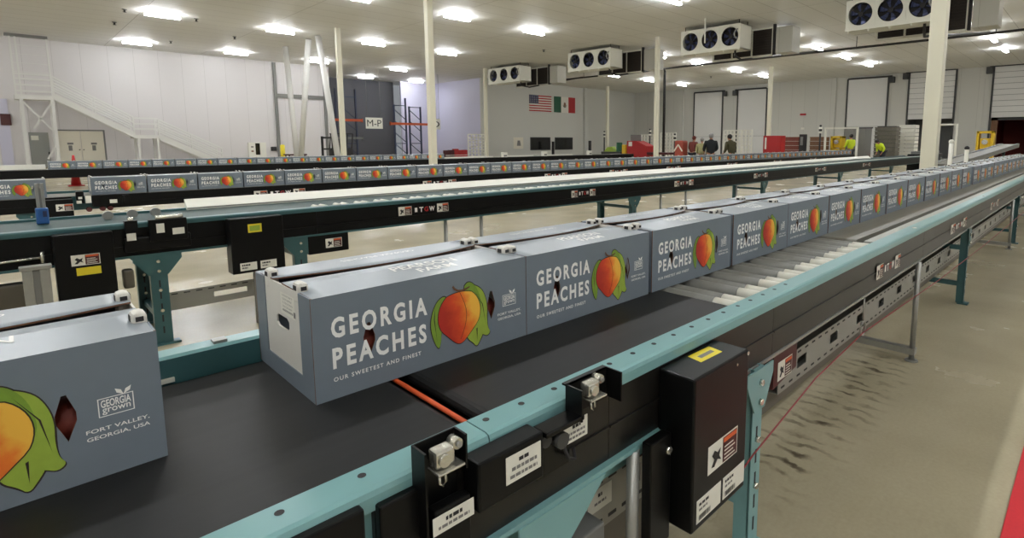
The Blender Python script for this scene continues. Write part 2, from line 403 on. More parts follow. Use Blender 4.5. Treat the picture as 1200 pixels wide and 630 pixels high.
# ------------------------------------------------------------------ cartons
CL, CD, CH = .606, .372, .238     # length, depth, height
def zfront(x, y): return lambda u, v: Vector((x+u, y-.0006, v))
def carton_body():
    b = MB(); t = .004
    dia = lambda cx, w, z0, z1: [(cx, z0), (cx+w*.5, z0+(z1-z0)*.42), (cx+w*.5, z0+(z1-z0)*.6), (cx+w*.12, z1), (cx-w*.12, z1), (cx-w*.5, z0+(z1-z0)*.6), (cx-w*.5, z0+(z1-z0)*.42)]
    b.holed([(0, 0), (CL, 0), (CL, CH), (0, CH)], [dia(.126, .028, .078, .157), dia(.478, .026, .08, .16)], lambda u, v: Vector((u, 0, v)), (0, t, 0), 'carton', 'kraft')
    b.holed([(0, 0), (CL, 0), (CL, CH), (0, CH)], [dia(.126, .028, .078, .157), dia(.478, .026, .08, .16)], lambda u, v: Vector((u, CD-t, v)), (0, t, 0), 'carton', 'kraft')
    for bf in b.bm.faces:
        c = bf.calc_center_median()
        if abs(c.y-CD) < 1e-4: bf.material_index = b.mi('carton')
    b.box(0, CL, t, CD-t, 0, .004, 'carton'); b.box(.004, CL-.004, t, CD-t, .055, .058, 'kraft')
    for xx in (0, CL-t):     # wrap-round wings and lower band of each end
        b.box(xx, xx+t, t, .072, .004, CH, 'carton'); b.box(xx, xx+t, CD-.072, CD-t, .004, CH, 'carton'); b.box(xx, xx+t, .072, CD-.072, .004, .046, 'carton')
    # printing on the front
    z = zfront(0, 0)
    b.text('GEORGIA', z, (.040, .278, .139, .187), 'print', .034, False, 1.36)
    b.text('PEACHES', z, (.040, .274, .069, .118), 'print', .034, False, 1.36)
    b.text('OUR SWEETEST AND FINEST', z, (.040, .257, .040, .050), 'print', .02, False, 1.3)
    b.text('FORT VALLEY,', z, (.500, .585, .081, .089), 'print', .012); b.text('GEORGIA, USA', z, (.500, .585, .068, .076), 'print', .012)
    # framed emblem
    for r in ((.518, .566, .106, .1074), (.518, .566, .1376, .139), (.518, .5195, .106, .139), (.5645, .566, .106, .139)):
        b.poly([z(r[0], r[2]), z(r[1], r[2]), z(r[1], r[3]), z(r[0], r[3])], 'print')
    b.text('GEORGIA', z, (.522, .562, .122, .1355), 'print', .02); b.text('grown', z, (.523, .561, .109, .1205), 'print', .01)
    for s in (1, -1):
        b.poly([z(.553, .138), z(.553+s*.009, .143), z(.553+s*.011, .151), z(.553+s*.003, .147)][::s], 'print')
    # peach artwork
    def art(pts, m, d): b.poly([Vector((u, -d, v)) for u, v in pts], m)
    def grow(pts, k):
        cx = sum(p[0] for p in pts)/len(pts); cz = sum(p[1] for p in pts)/len(pts); out = []
        for p in pts:
            d = math.hypot(p[0]-cx, p[1]-cz) or 1; out.append((p[0]+(p[0]-cx)/d*k, p[1]+(p[1]-cz)/d*k))
        return out
    def soft(p):
        for _ in range(2): p = [q for a, c in zip(p, p[1:]+p[:1]) for q in ((a[0]*.75+c[0]*.25, a[1]*.75+c[1]*.25), (a[0]*.25+c[0]*.75, a[1]*.25+c[1]*.75))]
        return p
    leaves = [([(.332, .178), (.310, .170), (.294, .146), (.286, .112), (.290, .08), (.299, .054), (.309, .040), (.315, .056), (.317, .085), (.33, .11), (.345, .15)], 'leaf'),
              ([(.395, .196), (.42, .190), (.445, .175), (.458, .15), (.464, .12), (.462, .085), (.465, .058), (.474, .046), (.462, .036), (.448, .044), (.436, .05), (.424, .06), (.40, .07), (.39, .12)], 'leaf2'),
              ([(.442, .062), (.450, .05), (.438, .030), (.426, .014), (.414, .030), (.398, .043), (.39, .07), (.42, .08)], 'leaf2'),
              ([(.385, .184), (.400, .202), (.42, .194), (.438, .165), (.446, .12), (.436, .10), (.42, .13)], 'leaf')]
    leaves = [(soft(p), m) for p, m in leaves]
    for p, m in leaves: art(grow(p, .0028), 'outline', .0005)
    for k, (p, m) in enumerate(leaves): art(p, m, .0007+.00005*k)
    for p in ([(.301, .158), (.296, .12), (.304, .06), (.2985, .12)], [(.42, .178), (.449, .13), (.458, .07), (.4465, .13)], [(.43, .068), (.428, .03), (.426, .066)]):
        art(p, 'outline', .00105)
    pc = []
    n = 40
    for k in range(n):
        a = k*2*PI/n; rx, rz = .0635, .0665
        rx = .0655; u, v = .374+rx*math.cos(a), .119+rz*math.sin(a)
        if math.sin(a) < -.55: v -= .014*((-math.sin(a)-.55)/.45)**1.5; u += (.372-u)*.35*((-math.sin(a)-.55)/.45)
        if math.sin(a) > .8: v -= .007*((math.sin(a)-.8)/.2)
        pc.append((u, v))
    art(grow(pc, .002), 'outline', .0012); art(pc, 'peachart', .0015)
    seam = [(.375+.02*math.sin(PI*q/8)*1.0, .178-.128*q/8) for q in range(9)]
    art([(u-.0007, v) for u, v in seam]+[(u+.0007, v) for u, v in seam[::-1]], 'outline', .0017)
    stem = [(.352, .196), (.357, .188), (.368, .181), (.382, .179), (.396, .181), (.408, .186), (.406, .189), (.395, .186), (.382, .184), (.37, .186), (.361, .192), (.356, .2)]
    art(stem, 'kraft', .0018)
    return b
def flap_edge(u, back):
    k = 4*(u/CL)*(1-u/CL)
    return (.246-.064*k) if back else (.186-.030*k)
def carton_flap(back):
    b = MB(); n = 16; top = []; fl = b.mi('cartonlit')
    zt = lambda u: CH+.003+.005*(4*(u/CL)*(1-u/CL))**.8
    us = [.004+(CL-.008)*k/n for k in range(n+1)]
    for f in (0, 1):
        rows = []
        for u in us:
            e = flap_edge(u, back); y0 = CD if back else 0.
            rows.append([b.bm.verts.new((u, y0+(e-y0)*q/4, CH+(zt(u)-CH)*(q/4)-(.0035 if f else 0))) for q in range(5)])
        for A, B in zip(rows, rows[1:]):
            for q in range(4):
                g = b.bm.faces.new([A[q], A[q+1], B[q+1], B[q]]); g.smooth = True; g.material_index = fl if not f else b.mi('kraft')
        top.append(rows)
    T, B_ = top; kr = b.mi('kraft')
    for k in range(n):
        b.bm.faces.new([T[k][4], T[k+1][4], B_[k+1][4], B_[k][4]]).material_index = kr
    for k in (0, n):
        for q in range(4): b.bm.faces.new([T[k][q], T[k][q+1], B_[k][q+1], B_[k][q]]).material_index = kr
    bmesh.ops.recalc_face_normals(b.bm, faces=b.bm.faces[:])
    def on(u, v):
        e = flap_edge(u, back); y0 = CD if back else 0.
        return Vector((u, v, CH+(zt(u)-CH)*(v-y0)/(e-y0)+.0009))
    if back: b.text('GEORGIA PEACHES', on, (.2, .42, .30, .325), 'print', .01, True)
    else:
        b.text('PEARSON', on, (.24, .43, .085, .125), 'print', .02); b.text('FARM', on, (.29, .40, .04, .075), 'print', .02)
    return b
def carton_end(right):
    b = MB(); x = CL-.006 if right else .002
    ro = lambda cy, cz, hy, hz: [(cy+hy*sy*q, cz+hz*sz*p) for sy, sz, q, p in [(1, -1, 1, .5), (1, 1, 1, .5), (1, 1, .7, 1), (-1, 1, .7, 1), (-1, 1, 1, .5), (-1, -1, 1, .5), (-1, -1, .7, 1), (1, -1, .7, 1)]]
    b.holed([(.07, .04), (CD-.07, .04), (CD-.07, CH-.001), (.07, CH-.001)], [ro(CD/2, .145, .042, .015)], lambda u, v: Vector((x, u, v)), (.004, 0, 0), 'liner', 'liner')
    if not right:     # printed paper label on the end
        lb = lambda u, v: Vector((x-.0008, u, v))
        b.poly([lb(.10, .168), lb(.19, .168), lb(.19, .22), lb(.10, .22)], 'white')
        for k in range(5): b.poly([lb(.112+.005*(k % 2), .176+k*.009), lb(.18, .176+k*.009), lb(.18, .181+k*.009), lb(.112+.005*(k % 2), .181+k*.009)], 'inkgrey')
        b.poly([lb(.098, .172), lb(.109, .172), lb(.109, .186), lb(.098, .186)], 'ink')
    return b
def carton_tab(right, y):
    b = MB(); w = .042; x = CL-.025 if right else .001
    b.box(x, x+.024, y-w/2, y+w/2, CH-.03, CH+.021, 'liner', .009)
    for xe in (x-.0003, x+.0243): b.box(xe-.0006, xe+.0006, y-.009, y+.009, CH+.003, CH+.014, 'ink')
    b.box(x+.006, x+.018, y-w/2-.0006, y-w/2+.001, CH+.004, CH+.013, 'ink')
    return b
def single(parts):
    b = MB()
    for p in parts:
        idx = [b.mi(next(k for k, v in M.items() if v == m)) for m in p.mats]
        vm = {v: b.bm.verts.new(v.co) for v in p.bm.verts}
        for f in p.bm.faces:
            try: g = b.bm.faces.new([vm[v] for v in f.verts]); g.material_index = idx[f.material_index]; g.smooth = f.smooth
            except ValueError: pass
        p.bm.free()
    return b
TABS = [(0, .090), (0, .283), (1, .090), (1, .283)]
def make_carton(label, group):
    t = thing('fruit_carton', (0, 0, 0), label, 'carton', group)
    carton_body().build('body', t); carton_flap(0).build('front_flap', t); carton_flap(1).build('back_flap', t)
    for r in (0, 1): carton_end(r).build('end_panel', t)
    for r, y in TABS: tag(carton_tab(r, y).build('tab', t), 'white folded corner tab')
    return t
Z1, YB = .885, 1.2026
starts = [-.443, .427, 1.034, 1.663, 2.291, 2.902, 3.52]+[4.14+.645*k for k in range(7)]+[8.80+.622*k for k in range(14)]
rng = random.Random(3)
G1, G3, G4 = 'cartons on the front conveyor', 'cartons on the third conveyor', 'cartons on the farthest conveyor'
c0 = None; spots1 = []
for i, x in enumerate(starts):
    if i == 0: lab = 'blue-grey peach carton cut off by the left edge, alone before the gap'
    elif i == 1: lab = 'blue-grey peach carton whose white end panel with label and hand slot shows'
    else: lab = 'blue-grey peach carton on the front conveyor, %s from the left' % ordn(i)
    if c0 is None: c0 = make_carton(lab, G1); t = c0; t.location = (x, YB, Z1)
    else: t = dup(c0, (x, YB+rng.uniform(-.002, .002) if i > 1 else YB, Z1), lab)
# fruit seen through the diamond openings of the two nearest cartons
f0 = None
for i, (bx, ux, fm, lab) in enumerate([(0, .478, 0, 'peach glimpsed through the diamond opening of the leftmost carton'),
                                       (1, .126, 0, 'dark peach behind the diamond opening in the word PEACHES of the nearest full carton'),
                                       (1, .478, 0, 'pale peach behind the diamond opening right of the nearest full carton\'s printed peach'),
                                       (2, .126, 0, 'peach behind the opening in the lettering of the third carton from left'),
                                       (2, .478, 0, 'peach behind the right opening of the third carton from left')]):
    x = starts[bx]+ux+.008; y = YB+.058; z = Z1+.058+.039
    if f0 is None:
        b = MB(); b.sph((x, y, z), .04, 'fruit', (1, 1, .97), 14)
        f0 = tag(b.build('peach', at=(x, y, z)), lab, 'peach', 'peaches inside the cartons')
    else:
        f = f0.copy(); C.objects.link(f); f.location = (x, y, z); f['label'] = lab
# third line and farthest line of cartons
Y3, Z3 = 10.12, .715
xs3 = [.137-.374]+[1.19-.374+.6245*k for k in range(51)]
for i, x in enumerate(xs3):
    lab = 'small peach carton on the third conveyor, %s from the left' % ordn(i)
    t = dup(c0, (x, Y3, Z3), lab); t['group'] = G3
Y4, Z4 = 23.0, .60
xs4 = [.94, 1.56]+[2.57-.374+.626*k for k in range(20)]
far0 = None
for i, x in enumerate(xs4):
    lab = 'tiny peach carton on the farthest conveyor, %s from the left' % ordn(i)
    if far0 is None:
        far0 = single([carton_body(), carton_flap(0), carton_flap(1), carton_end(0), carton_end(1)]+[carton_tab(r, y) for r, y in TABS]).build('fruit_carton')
        far0.location = (x, Y4, Z4); tag(far0, lab, 'carton', G4)
    else:
        f = far0.copy(); C.objects.link(f); f.location = (x, Y4, Z4); f['label'] = lab

# ------------------------------------------------------------------ printed labels
def pictogram(b, x0, x1, z0, z1, y, hand=True):
    """warning sticker facing the camera side: white pictogram square, dark text square with orange head"""
    f = lambda u, v: Vector((x0+(x1-x0)*u, y, z0+(z1-z0)*v)); g = lambda u, v: Vector((x0+(x1-x0)*u, y-.0008, z0+(z1-z0)*v))
    R = lambda fn, a, c, d, e, m: b.poly([fn(a, d), fn(c, d), fn(c, e), fn(a, e)], m)
    R(f, 0, 1, 0, 1, 'white'); R(g, .48, .97, .05, .95, 'maroon'); 
    h = lambda u, v: g(u, v)-Vector((0, .0006, 0))
    R(h, .5, .95, .76, .92, 'warn')
    for k in range(4): R(h, .53, .9-.06*(k % 2), .14+.14*k, .19+.14*k, 'white')
    b.poly([h(.10, .2), h(.2, .42), h(.12, .6), h(.2, .74), h(.3, .6), h(.4, .7), h(.36, .44), h(.42, .25), h(.3, .36), h(.2, .16)], 'ink')
def sticker(x0, x1, z0, z1, y, lines, bold=True):
    b = MB(); f = lambda u, v: Vector((x0+(x1-x0)*u, y-.0007, z0+(z1-z0)*v))
    b.box(x0, x1, y, y+.0012, z0, z1, 'white')
    r = random.Random(int(1000*(x0+z0)))      # fine print too small to read: word-long strokes
    for k, (u0, u1, v0, v1) in enumerate(lines):
        u = u0
        while u < u1-.02:
            w = min(r.uniform(.05, .14), u1-u); b.poly([f(u, v0), f(u+w, v0), f(u+w, v1), f(u, v1)], 'ink' if k == 0 else 'inkgrey'); u += w+.025
    return b
def barcode(b, x0, x1, z0, z1, y):
    n = 18; r = random.Random(5); x = x0
    while x < x1:
        w = (x1-x0)/n*r.choice((.35, .5, .9)); b.poly([(x, y, z0), (x+w, y, z0), (x+w, y, z1), (x, y, z1)], 'ink'); x += w+(x1-x0)/n*.5
def maker_mark(b, x0, x1, z0, z1, y):
    """pictogram, TGW lettering, pictogram"""
    w = x1-x0; f = lambda u, v: Vector((x0+w*u, y-.001, z0+(z1-z0)*v))
    pictogram(b, x0, x0+w*.25, z0, z1, y); pictogram(b, x0+w*.76, x1, z0, z1, y)
    b.poly([f(.31, .25), f(.36, .25), f(.36, .75), f(.31, .75)], 'print')
    b.text('T', f, (.40, .48, .22, .78), 'print', .03); b.text('G', f, (.50, .58, .22, .78), 'red', .03); b.text('W', f, (.60, .71, .22, .78), 'print', .03)

# ------------------------------------------------------------------ front conveyor
E0, E1 = -2.6, 19.0
cv = thing('belt_conveyor', (E0, 1.2, 0), 'front conveyor with black belt, bright teal rail and drive box nearest the camera', 'conveyor')
def belt_piece(x0, x1, y0, y1, z, m):
    b = MB(); pr = []
    h = .035
    for k in range(7): a = PI/2+PI*k/6; pr.append((x0+h/2+h/2*math.cos(a), z-h/2+h/2*math.sin(a)))
    for k in range(7): a = -PI/2+PI*k/6; pr.append((x1-h/2+h/2*math.cos(a), z-h/2+h/2*math.sin(a)))
    return b.prism([(x, y0, zz) for x, zz in pr], (0, y1-y0, 0), m)
belt_piece(E0, .606, .897, 1.56, Z1-.0005, 'belt').build('belt', cv)
belt_piece(.655, 1.73, .897, 1.56, Z1-.0005, 'belt').build('belt', cv)
belt_piece(3.40, E1, 1.0, 1.56, Z1-.0005, 'beltgrey').build('belt', cv)
tag(MB().cyl((.6165, .898, Z1-.0068), (.6165, 1.56, Z1-.0068), .0055, 'orange', 10).build('edge_strip', cv), 'orange strip closing the end of the first belt')
MB().box(E0, E1, .895, 1.565, Z1-.075, Z1-.055, 'black').build('bed_plate', cv)
x = 1.775; k = 0
while x < 3.4:
    for dx in (0, .063):
        o = MB().cyl((x+dx, .995, Z1-.031), (x+dx, 1.56, Z1-.031), .0305, 'roller', 20).build('roller', cv)
        MB().cyl((x+dx, .897, Z1-.024), (x+dx, .9945, Z1-.024), .025, 'sleeve', 16).build('sleeve', o)
    x += .1855
b = MB(); x = 3.42
b.box(3.42, E1, .897, .965, Z1-.03, Z1-.003, 'strip', .004).build('wear_strip', cv)
def near_rail(x0, x1, yi, yo, z, m, holes=()):
    """rolled rail: inner lip, flat top with punched holes, rounded outer lip"""
    b = MB(); w = .003
    prof = [(yi, z-.045), (yi, z-.003), (yi-.003, z), (yo+.012, z), (yo+.004, z-.003), (yo, z-.011), (yo, z-.036)]
    inner = [(yo+w, z-.036), (yo+w, z-.012), (yo+.012, z-w), (yi-w, z-w), (yi-w, z-.045)]
    b.prism([(x0, p, q) for p, q in prof+inner], (x1-x0, 0, 0), m)
    for hx in holes: b.cyl((hx, (yi+yo)/2+.012, z-.001), (hx, (yi+yo)/2+.012, z+.0006), .0072, 'ink', 14)
    return b
HX = [-.0, .12, .244, .373, .503, .632, .726, .824, .92, 1.019, 1.115, 1.21, 1.307, 1.405, 1.502, 1.599, 1.698, 1.791, 1.89, 1.99, 2.09]
near_rail(E0, .60, .893, .813, .897, 'teal', [h for h in HX if h < .6]).build('side_rail', cv)
near_rail(.603, E1, .893, .813, .897, 'teal', [h for h in HX if h > .61]).build('side_rail', cv)
for hx in (4.05, 6.9, 10.2): MB().cyl((hx, .845, .8968), (hx, .845, .9015), .013, 'cream', 12).build('reflector', cv)
b = MB()
b.prism([(E0, 1.585, .90), (E0, 1.585, .940), (E0, 1.592, .946), (E0, 1.645, .946), (E0, 1.65, .94), (E0, 1.65, .90)], (E1-E0, 0, 0), 'teal')
b.box(E0, E1, 1.582, 1.59, .87, .94, 'tealdark')
for hx in (-.3, .06, .33, .62): b.box(hx, hx+.03, 1.6, 1.63, .946, .953, 'alu')
b.box(.21, .24, 1.574, 1.582, .885, .895, 'sleeve')
b.build('side_rail', cv)
MB().box(E0, E1, 1.65, 1.66, .66, .93, 'black').build('side_panel', cv)
# near side panels, with seams, a ledge line and a teal lower flange
for x0, x1 in ((E0, .345), (.37, .96), (.962, 1.88), (1.882, 4.2), (4.203, 6.6), (6.603, 9.0), (9.003, E1)):
    b = MB(); b.box(x0, x1, .817, .829, .682, .868, 'panel'); b.box(x0+.002, x1-.002, .812, .818, .765, .771, 'panel')
    b.build('side_panel', cv)
MB().box(.33, .39, .83, .835, .69, .87, 'teal').build('splice_plate', cv)
MB().box(1.25, E1, .81, .85, .672, .682, 'alu').build('lower_flange', cv)
MB().prism([(E0, .80, .672), (E0, .80, .684), (E0, .86, .684), (E0, .86, .60), (E0, .856, .60), (E0, .856, .672)], (1.25-E0, 0, 0), 'teal').build('lower_flange', cv)
b = MB(); b.box(.10, .345, .795, .817, .70, .885, 'black', .004); b.build('cover_plate', cv)
b = MB(); b.box(.37, .445, .797, .817, .69, .872, 'black', .004); b.build('cover_plate', cv)
b = MB()
b.holed([(2.22, .37), (16., .37), (16., .52), (2.22, .52)], [[(q, .425), (q+.11, .425), (q+.11, .475), (q, .475)] for q in [2.42+.42*k for k in range(30)]], lambda u, v: Vector((u, .93, v)), (0, .004, 0), 'tray')
for k in range(110):
    q = 2.25+.085*k
    for zz in (.392, .505): b.box(q, q+.035, .9285, .9301, zz-.004, zz+.004, 'ink')
b.box(2.22, 16, .934, 1.2, .37, .375, 'tray'); b.build('cable_tray', cv)
b = MB()
b.holed([(.86, .36), (1.30, .36), (1.30, .52), (.86, .52)], [[(1.21, .42), (1.27, .42), (1.27, .48), (1.21, .48)]], lambda u, v: Vector((u, .95, v)), (0, .004, 0), 'tray')
for k in range(7):
    q = .87+.062*k
    for zz in (.505, .385): b.box(q, q+.035, .9485, .9501, zz-.005, zz+.005, 'ink')
b.box(.86, 1.3, .954, 1.2, .36, .365, 'tray'); b.build('cable_tray', cv)
b = MB(); b.box(.86, 1.0, .86, .98, .36, .475, 'midgrey', .006); b.box(.93, .99, .858, .861, .385, .41, 'white'); b.build('junction_box', cv)
sticker(1.03, 1.13, .425, .49, .9475, [(.4, .6, .62, .78), (.25, .75, .3, .42)]).build('sticker', cv)
MB().box(1.9, 15.5, 1.0, 1.45, .25, .43, 'pan').build('drip_pan', cv)
b = MB(); b.box(1.02, 1.40, 1.02, 1.4, .1, .34, 'pan'); b.build('drip_pan', cv)
# drive box with stickers
mc = MB().box(1.165, 1.46, .702, .816, .425, .855, 'black', .006).build('drive_cover', cv)
b = MB(); b.poly([(1.275, .752, .8558), (1.385, .748, .8558), (1.395, .798, .8558), (1.285, .802, .8558)], 'yellow')
b.poly([(1.30, .766, .8562), (1.37, .765, .8562), (1.372, .78, .8562), (1.302, .781, .8562)], 'inkgrey'); b.build('yellow_sticker', mc)
b = MB(); pictogram(b, 1.238, 1.402, .560, .642, .7008); b.build('warning_sticker', mc)
for x0 in (1.187, 1.326):
    b = sticker(x0, x0+.126, .446, .512, .7005, [(.08, .5, .72, .84), (.08, .42, .5, .6)]); barcode(b, x0+.012, x0+.07, .452, .468, .6995)
    b.build('serial_sticker', mc)
b = MB(); b.cyl((1.45, .7015, .845), (1.45, .699, .845), .006, 'chrome', 10); b.cyl((1.385, .7015, .83), (1.385, .699, .83), .004, 'chrome', 10); b.build('screw', mc)
b = MB(); b.box(1.06, 1.15, .76, .79, .40, .70, 'black', .004); b.cyl((1.13, .76, .66), (1.13, .75, .66), .01, 'chrome', 12); b.build('mounting_arm', cv)
# sensor brackets on the rail
def bracket(x0, x1, z0, z1, wingh):
    b = MB(); y = .80
    b.box(x0, x1, y+.01, y+.014, z0, z1, 'black', .001); b.box(x0, x0+.004, .77, y+.012, z1-wingh, z1, 'black'); b.box(x1-.004, x1, .775, y+.012, z1-wingh*.4, z1, 'black')
    return b
def reflector_part(parent, x, z):
    b = MB(); b.box(x-.022, x+.016, .772, .80, z-.014, z+.018, 'chrome', .005); b.cyl((x-.008, .774, z+.002), (x-.008, .764, z+.002), .011, 'chrome', 14)
    b.cyl((x+.026, .80, z+.014), (x+.026, .778, z+.014), .010, 'chrome', 14); b.cyl((x+.026, .778, z+.014), (x+.026, .772, z+.014), .005, 'alu', 10)
    b.tube([(x-.02, .768, z-.016), (x-.02, .766, z-.034), (x-.014, .766, z-.04), (x-.008, .766, z-.034), (x-.008, .768, z-.016)], .0025, 'chrome')
    b.box(x-.024, x+.03, .762, .80, z-.021, z-.016, 'chrome', .002)
    return b.build('reflector', parent)
br = bracket(.437, .525, .70, .945, .16).build('sensor_bracket', cv); reflector_part(br, .482, .918)
MB().box(.455, .53, .775, .80, .70, .83, 'black', .004).build('sensor_housing', br)
sticker(.450, .534, .788, .821, .7725, [(.3, .7, .58, .8), (.12, .88, .25, .42)]).build('sticker', br)
bb = MB().box(.540, .700, .765, .817, .785, .882, 'black', .005).build('sensor_housing', cv)
sticker(.602, .690, .813, .868, .7635, [(.35, .65, .68, .82), (.15, .88, .42, .55), (.1, .88, .16, .28)]).build('sticker', bb)
cc = MB().box(.70, .81, .755, .80, .868, .880, 'blackgloss', .003).build('sensor_hood', cv)
b = MB(); b.box(.70, .80, .79, .815, .76, .87, 'blackgloss', .004); b.cyl((.722, .79, .845), (.722, .78, .845), .014, 'darkgrey', 14); b.cyl((.76, .79, .835), (.76, .77, .835), .018, 'darkgrey', 14)
b.tube([(.76, .775, .83), (.775, .77, .79), (.80, .775, .775), (.81, .79, .79)], .004, 'ink'); b.build('photo_sensor', cc)
sticker(.779, .854, .806, .853, .7885, [(.35, .7, .64, .8), (.15, .9, .38, .5), (.1, .88, .14, .26)]).build('sticker', cc)
b = MB(); y = .80
b.box(.80, .935, .80, .804, .86, .935, 'black'); b.box(.80, .804, .755, .80, .865, .935, 'black'); b.box(.931, .935, .755, .80, .865, .935, 'black'); b.box(.80, .935, .80, .815, .931, .935, 'black')
br = b.build('sensor_bracket', cv); reflector_part(br, .862, .912)
# legs: slotted C-channels with gusset plates and cross bars
def leg_pair(parent, x, yn, yf, z, m, w=.07, cross=True, slots=True):
    for y, s in ((yn, 1), (yf, -1)):
        b = MB()
        b.box(x-w/2, x+w/2, y-.004, y+.004, 0.01, z, m); b.box(x-w/2, x-w/2+.006, y, y+s*.055, .01, z, m); b.box(x+w/2-.006, x+w/2, y, y+s*.055, .01, z, m)
        b.box(x-w*.9, x+w*.9, y-.04, y+.04, 0, .012, m)
        if slots:
            zz = .08
            while zz < z-.22: b.box(x-.005, x+.005, y-.0052, y-.0038, zz, zz+.05, 'ink'); zz += .085
        b.cyl((x, y-.003, z-.26), (x, y-.016, z-.26), .012, 'chrome', 6); b.cyl((x, y-.003, .25), (x, y-.016, .25), .012, 'chrome', 6)
        lg = b.build('leg', parent)
        b = MB()
        b.prism([(x-w/2-.004, y-.007, z-.15), (x+w/2+.004, y-.007, z-.15), (x+w*1.4, y-.007, z-.04), (x+w*1.4, y-.007, z), (x-w*1.4, y-.007, z), (x-w*1.4, y-.007, z-.04)], (0, -.005, 0), m)
        for bz in (z-.05, z-.12): b.cyl((x, y-.012, bz), (x, y-.022, bz), .012, 'chrome', 6)
        b.build('gusset', lg)
    if cross:
        b = MB()
        for zz in (.18, .51): b.box(x-.02, x+.02, yn+.01, yf-.01, zz-.02, zz+.02, m)
        b.build('cross_bar', parent)
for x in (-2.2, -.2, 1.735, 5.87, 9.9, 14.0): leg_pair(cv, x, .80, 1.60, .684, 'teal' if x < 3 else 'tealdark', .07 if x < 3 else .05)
MB().prism([(.66, .797, .672), (.93, .797, .672), (.86, .797, .61), (.66, .797, .45)], (0, .006, 0), 'teal').build('gusset', cv)
b = MB(); pictogram(b, 2.015, 2.15, .522, .60, .848); b.prism([(1.98, .85, .50), (2.2, .85, .53), (2.2, .85, .66), (1.98, .85, .66)], (0, .05, 0), 'maroon'); b.build('warning_sticker', cv)
# support poles and cord hook
for x, bar in ((1.05, 0), (4.07, 1), (9.3, 1), (13.2, 1)):
    b = MB(); b.cyl((x, .81, .0), (x, .81, .675), .017, 'alu', 16); b.cyl((x, .81, 0), (x, .81, .01), .04, 'alu', 16)
    if bar: b.box(x-.03, x+.03, .79, 1.5, .05, .09, 'alu')
    b.build('support_pole', cv)
b = MB(); b.tube([(2.905, .80, .68), (2.905, .80, .56)], .004, 'alu')
b.tube([(2.905+.036*math.sin(a*PI/8), .80, .524+.036*math.cos(a*PI/8)) for a in range(17)], .006, 'alu'); b.build('cord_hook', cv)
for x0, x1 in ((3.13, 3.6), (5.09, 5.78), (7.2, 7.85)):
    b = MB(); maker_mark(b, x0, x1, .727, .803, .8108); b.build('maker_plate', cv)
pts = [(1.48, .735, .43), (1.60, .74, .45), (2.2, .77, .50), (2.905, .795, .505), (4.5, .765, .48), (6.5, .76, .45), (9, .76, .43), (13, .76, .43)]
tag(MB().tube(pts, .003, 'cord').build('pull_cord', at=(1.5, .73, .43)), 'thin red pull cord strung along the front conveyor through a steel ring', 'cord')
tag(MB().box(2.2, 3.5, -.2, .155, 0, .012, 'redmat', .003).build('floor_mat', at=(2.8, 0, 0)), 'bright red mat on the concrete floor in the bottom right corner', 'mat')

# ------------------------------------------------------------------ second conveyor
Y2, Z2 = 4.8, .90
F0, F1 = -6.0, 24.0
c2 = thing('belt_conveyor', (F0, Y2+.4, 0), 'second conveyor, empty, with dark teal rail and cream guide strip', 'conveyor')
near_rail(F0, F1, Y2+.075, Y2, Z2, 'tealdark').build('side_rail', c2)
MB().box(F0, F1, Y2+.08, Y2+.70, Z2-.03, Z2-.012, 'tealbed').build('bed', c2)
MB().box(F0, F1, Y2+.70, Y2+.74, Z2-.25, Z2+.005, 'tealdark').build('side_rail', c2)
b = MB(); b.prism([(1.02, Y2+.66, Z2-.01), (1.02, Y2+.66, Z2+.012), (1.02, Y2+.735, Z2+.075), (1.02, Y2+.75, Z2+.075), (1.02, Y2+.75, Z2-.01)], (18.5, 0, 0), 'cream'); b.box(1.02, 19.5, Y2+.655, Y2+.662, Z2+.002, Z2+.008, 'midgrey'); b.build('guide_strip', c2)
x = 1.85
b = MB(); n = 0
while n < 60:
    b = MB()
    for dx in (0, .063): b.cyl((x+dx, Y2+.085, Z2-.018), (x+dx, Y2+.2, Z2-.018), .024, 'sleeve', 10)
    b.build('roller_sleeve', c2); x += .19; n += 1
b = MB()
MB().box(x, F1, Y2+.085, Y2+.2, Z2-.03, Z2-.002, 'sleeve').build('wear_strip', c2)
for x0, x1 in ((F0, 1.8), (1.803, 5.2), (5.203, 9.0), (9.003, 13.5), (13.503, F1)):
    b = MB(); b.box(x0, x1, Y2+.01, Y2+.03, Z2-.23, Z2-.035, 'black'); b.box(x0, x1, Y2+.004, Y2+.012, Z2-.17, Z2-.16, 'black'); b.build('side_panel', c2)
MB().box(F0, F1, Y2+.0, Y2+.06, Z2-.245, Z2-.23, 'tealdark').build('lower_flange', c2)
for x in (-5.4, -2.4, .70, 1.66, 6.2, 10.4, 14.8, 19.5): leg_pair(c2, x, Y2+.02, Y2+.68, Z2-.24, 'tealdark', .1)
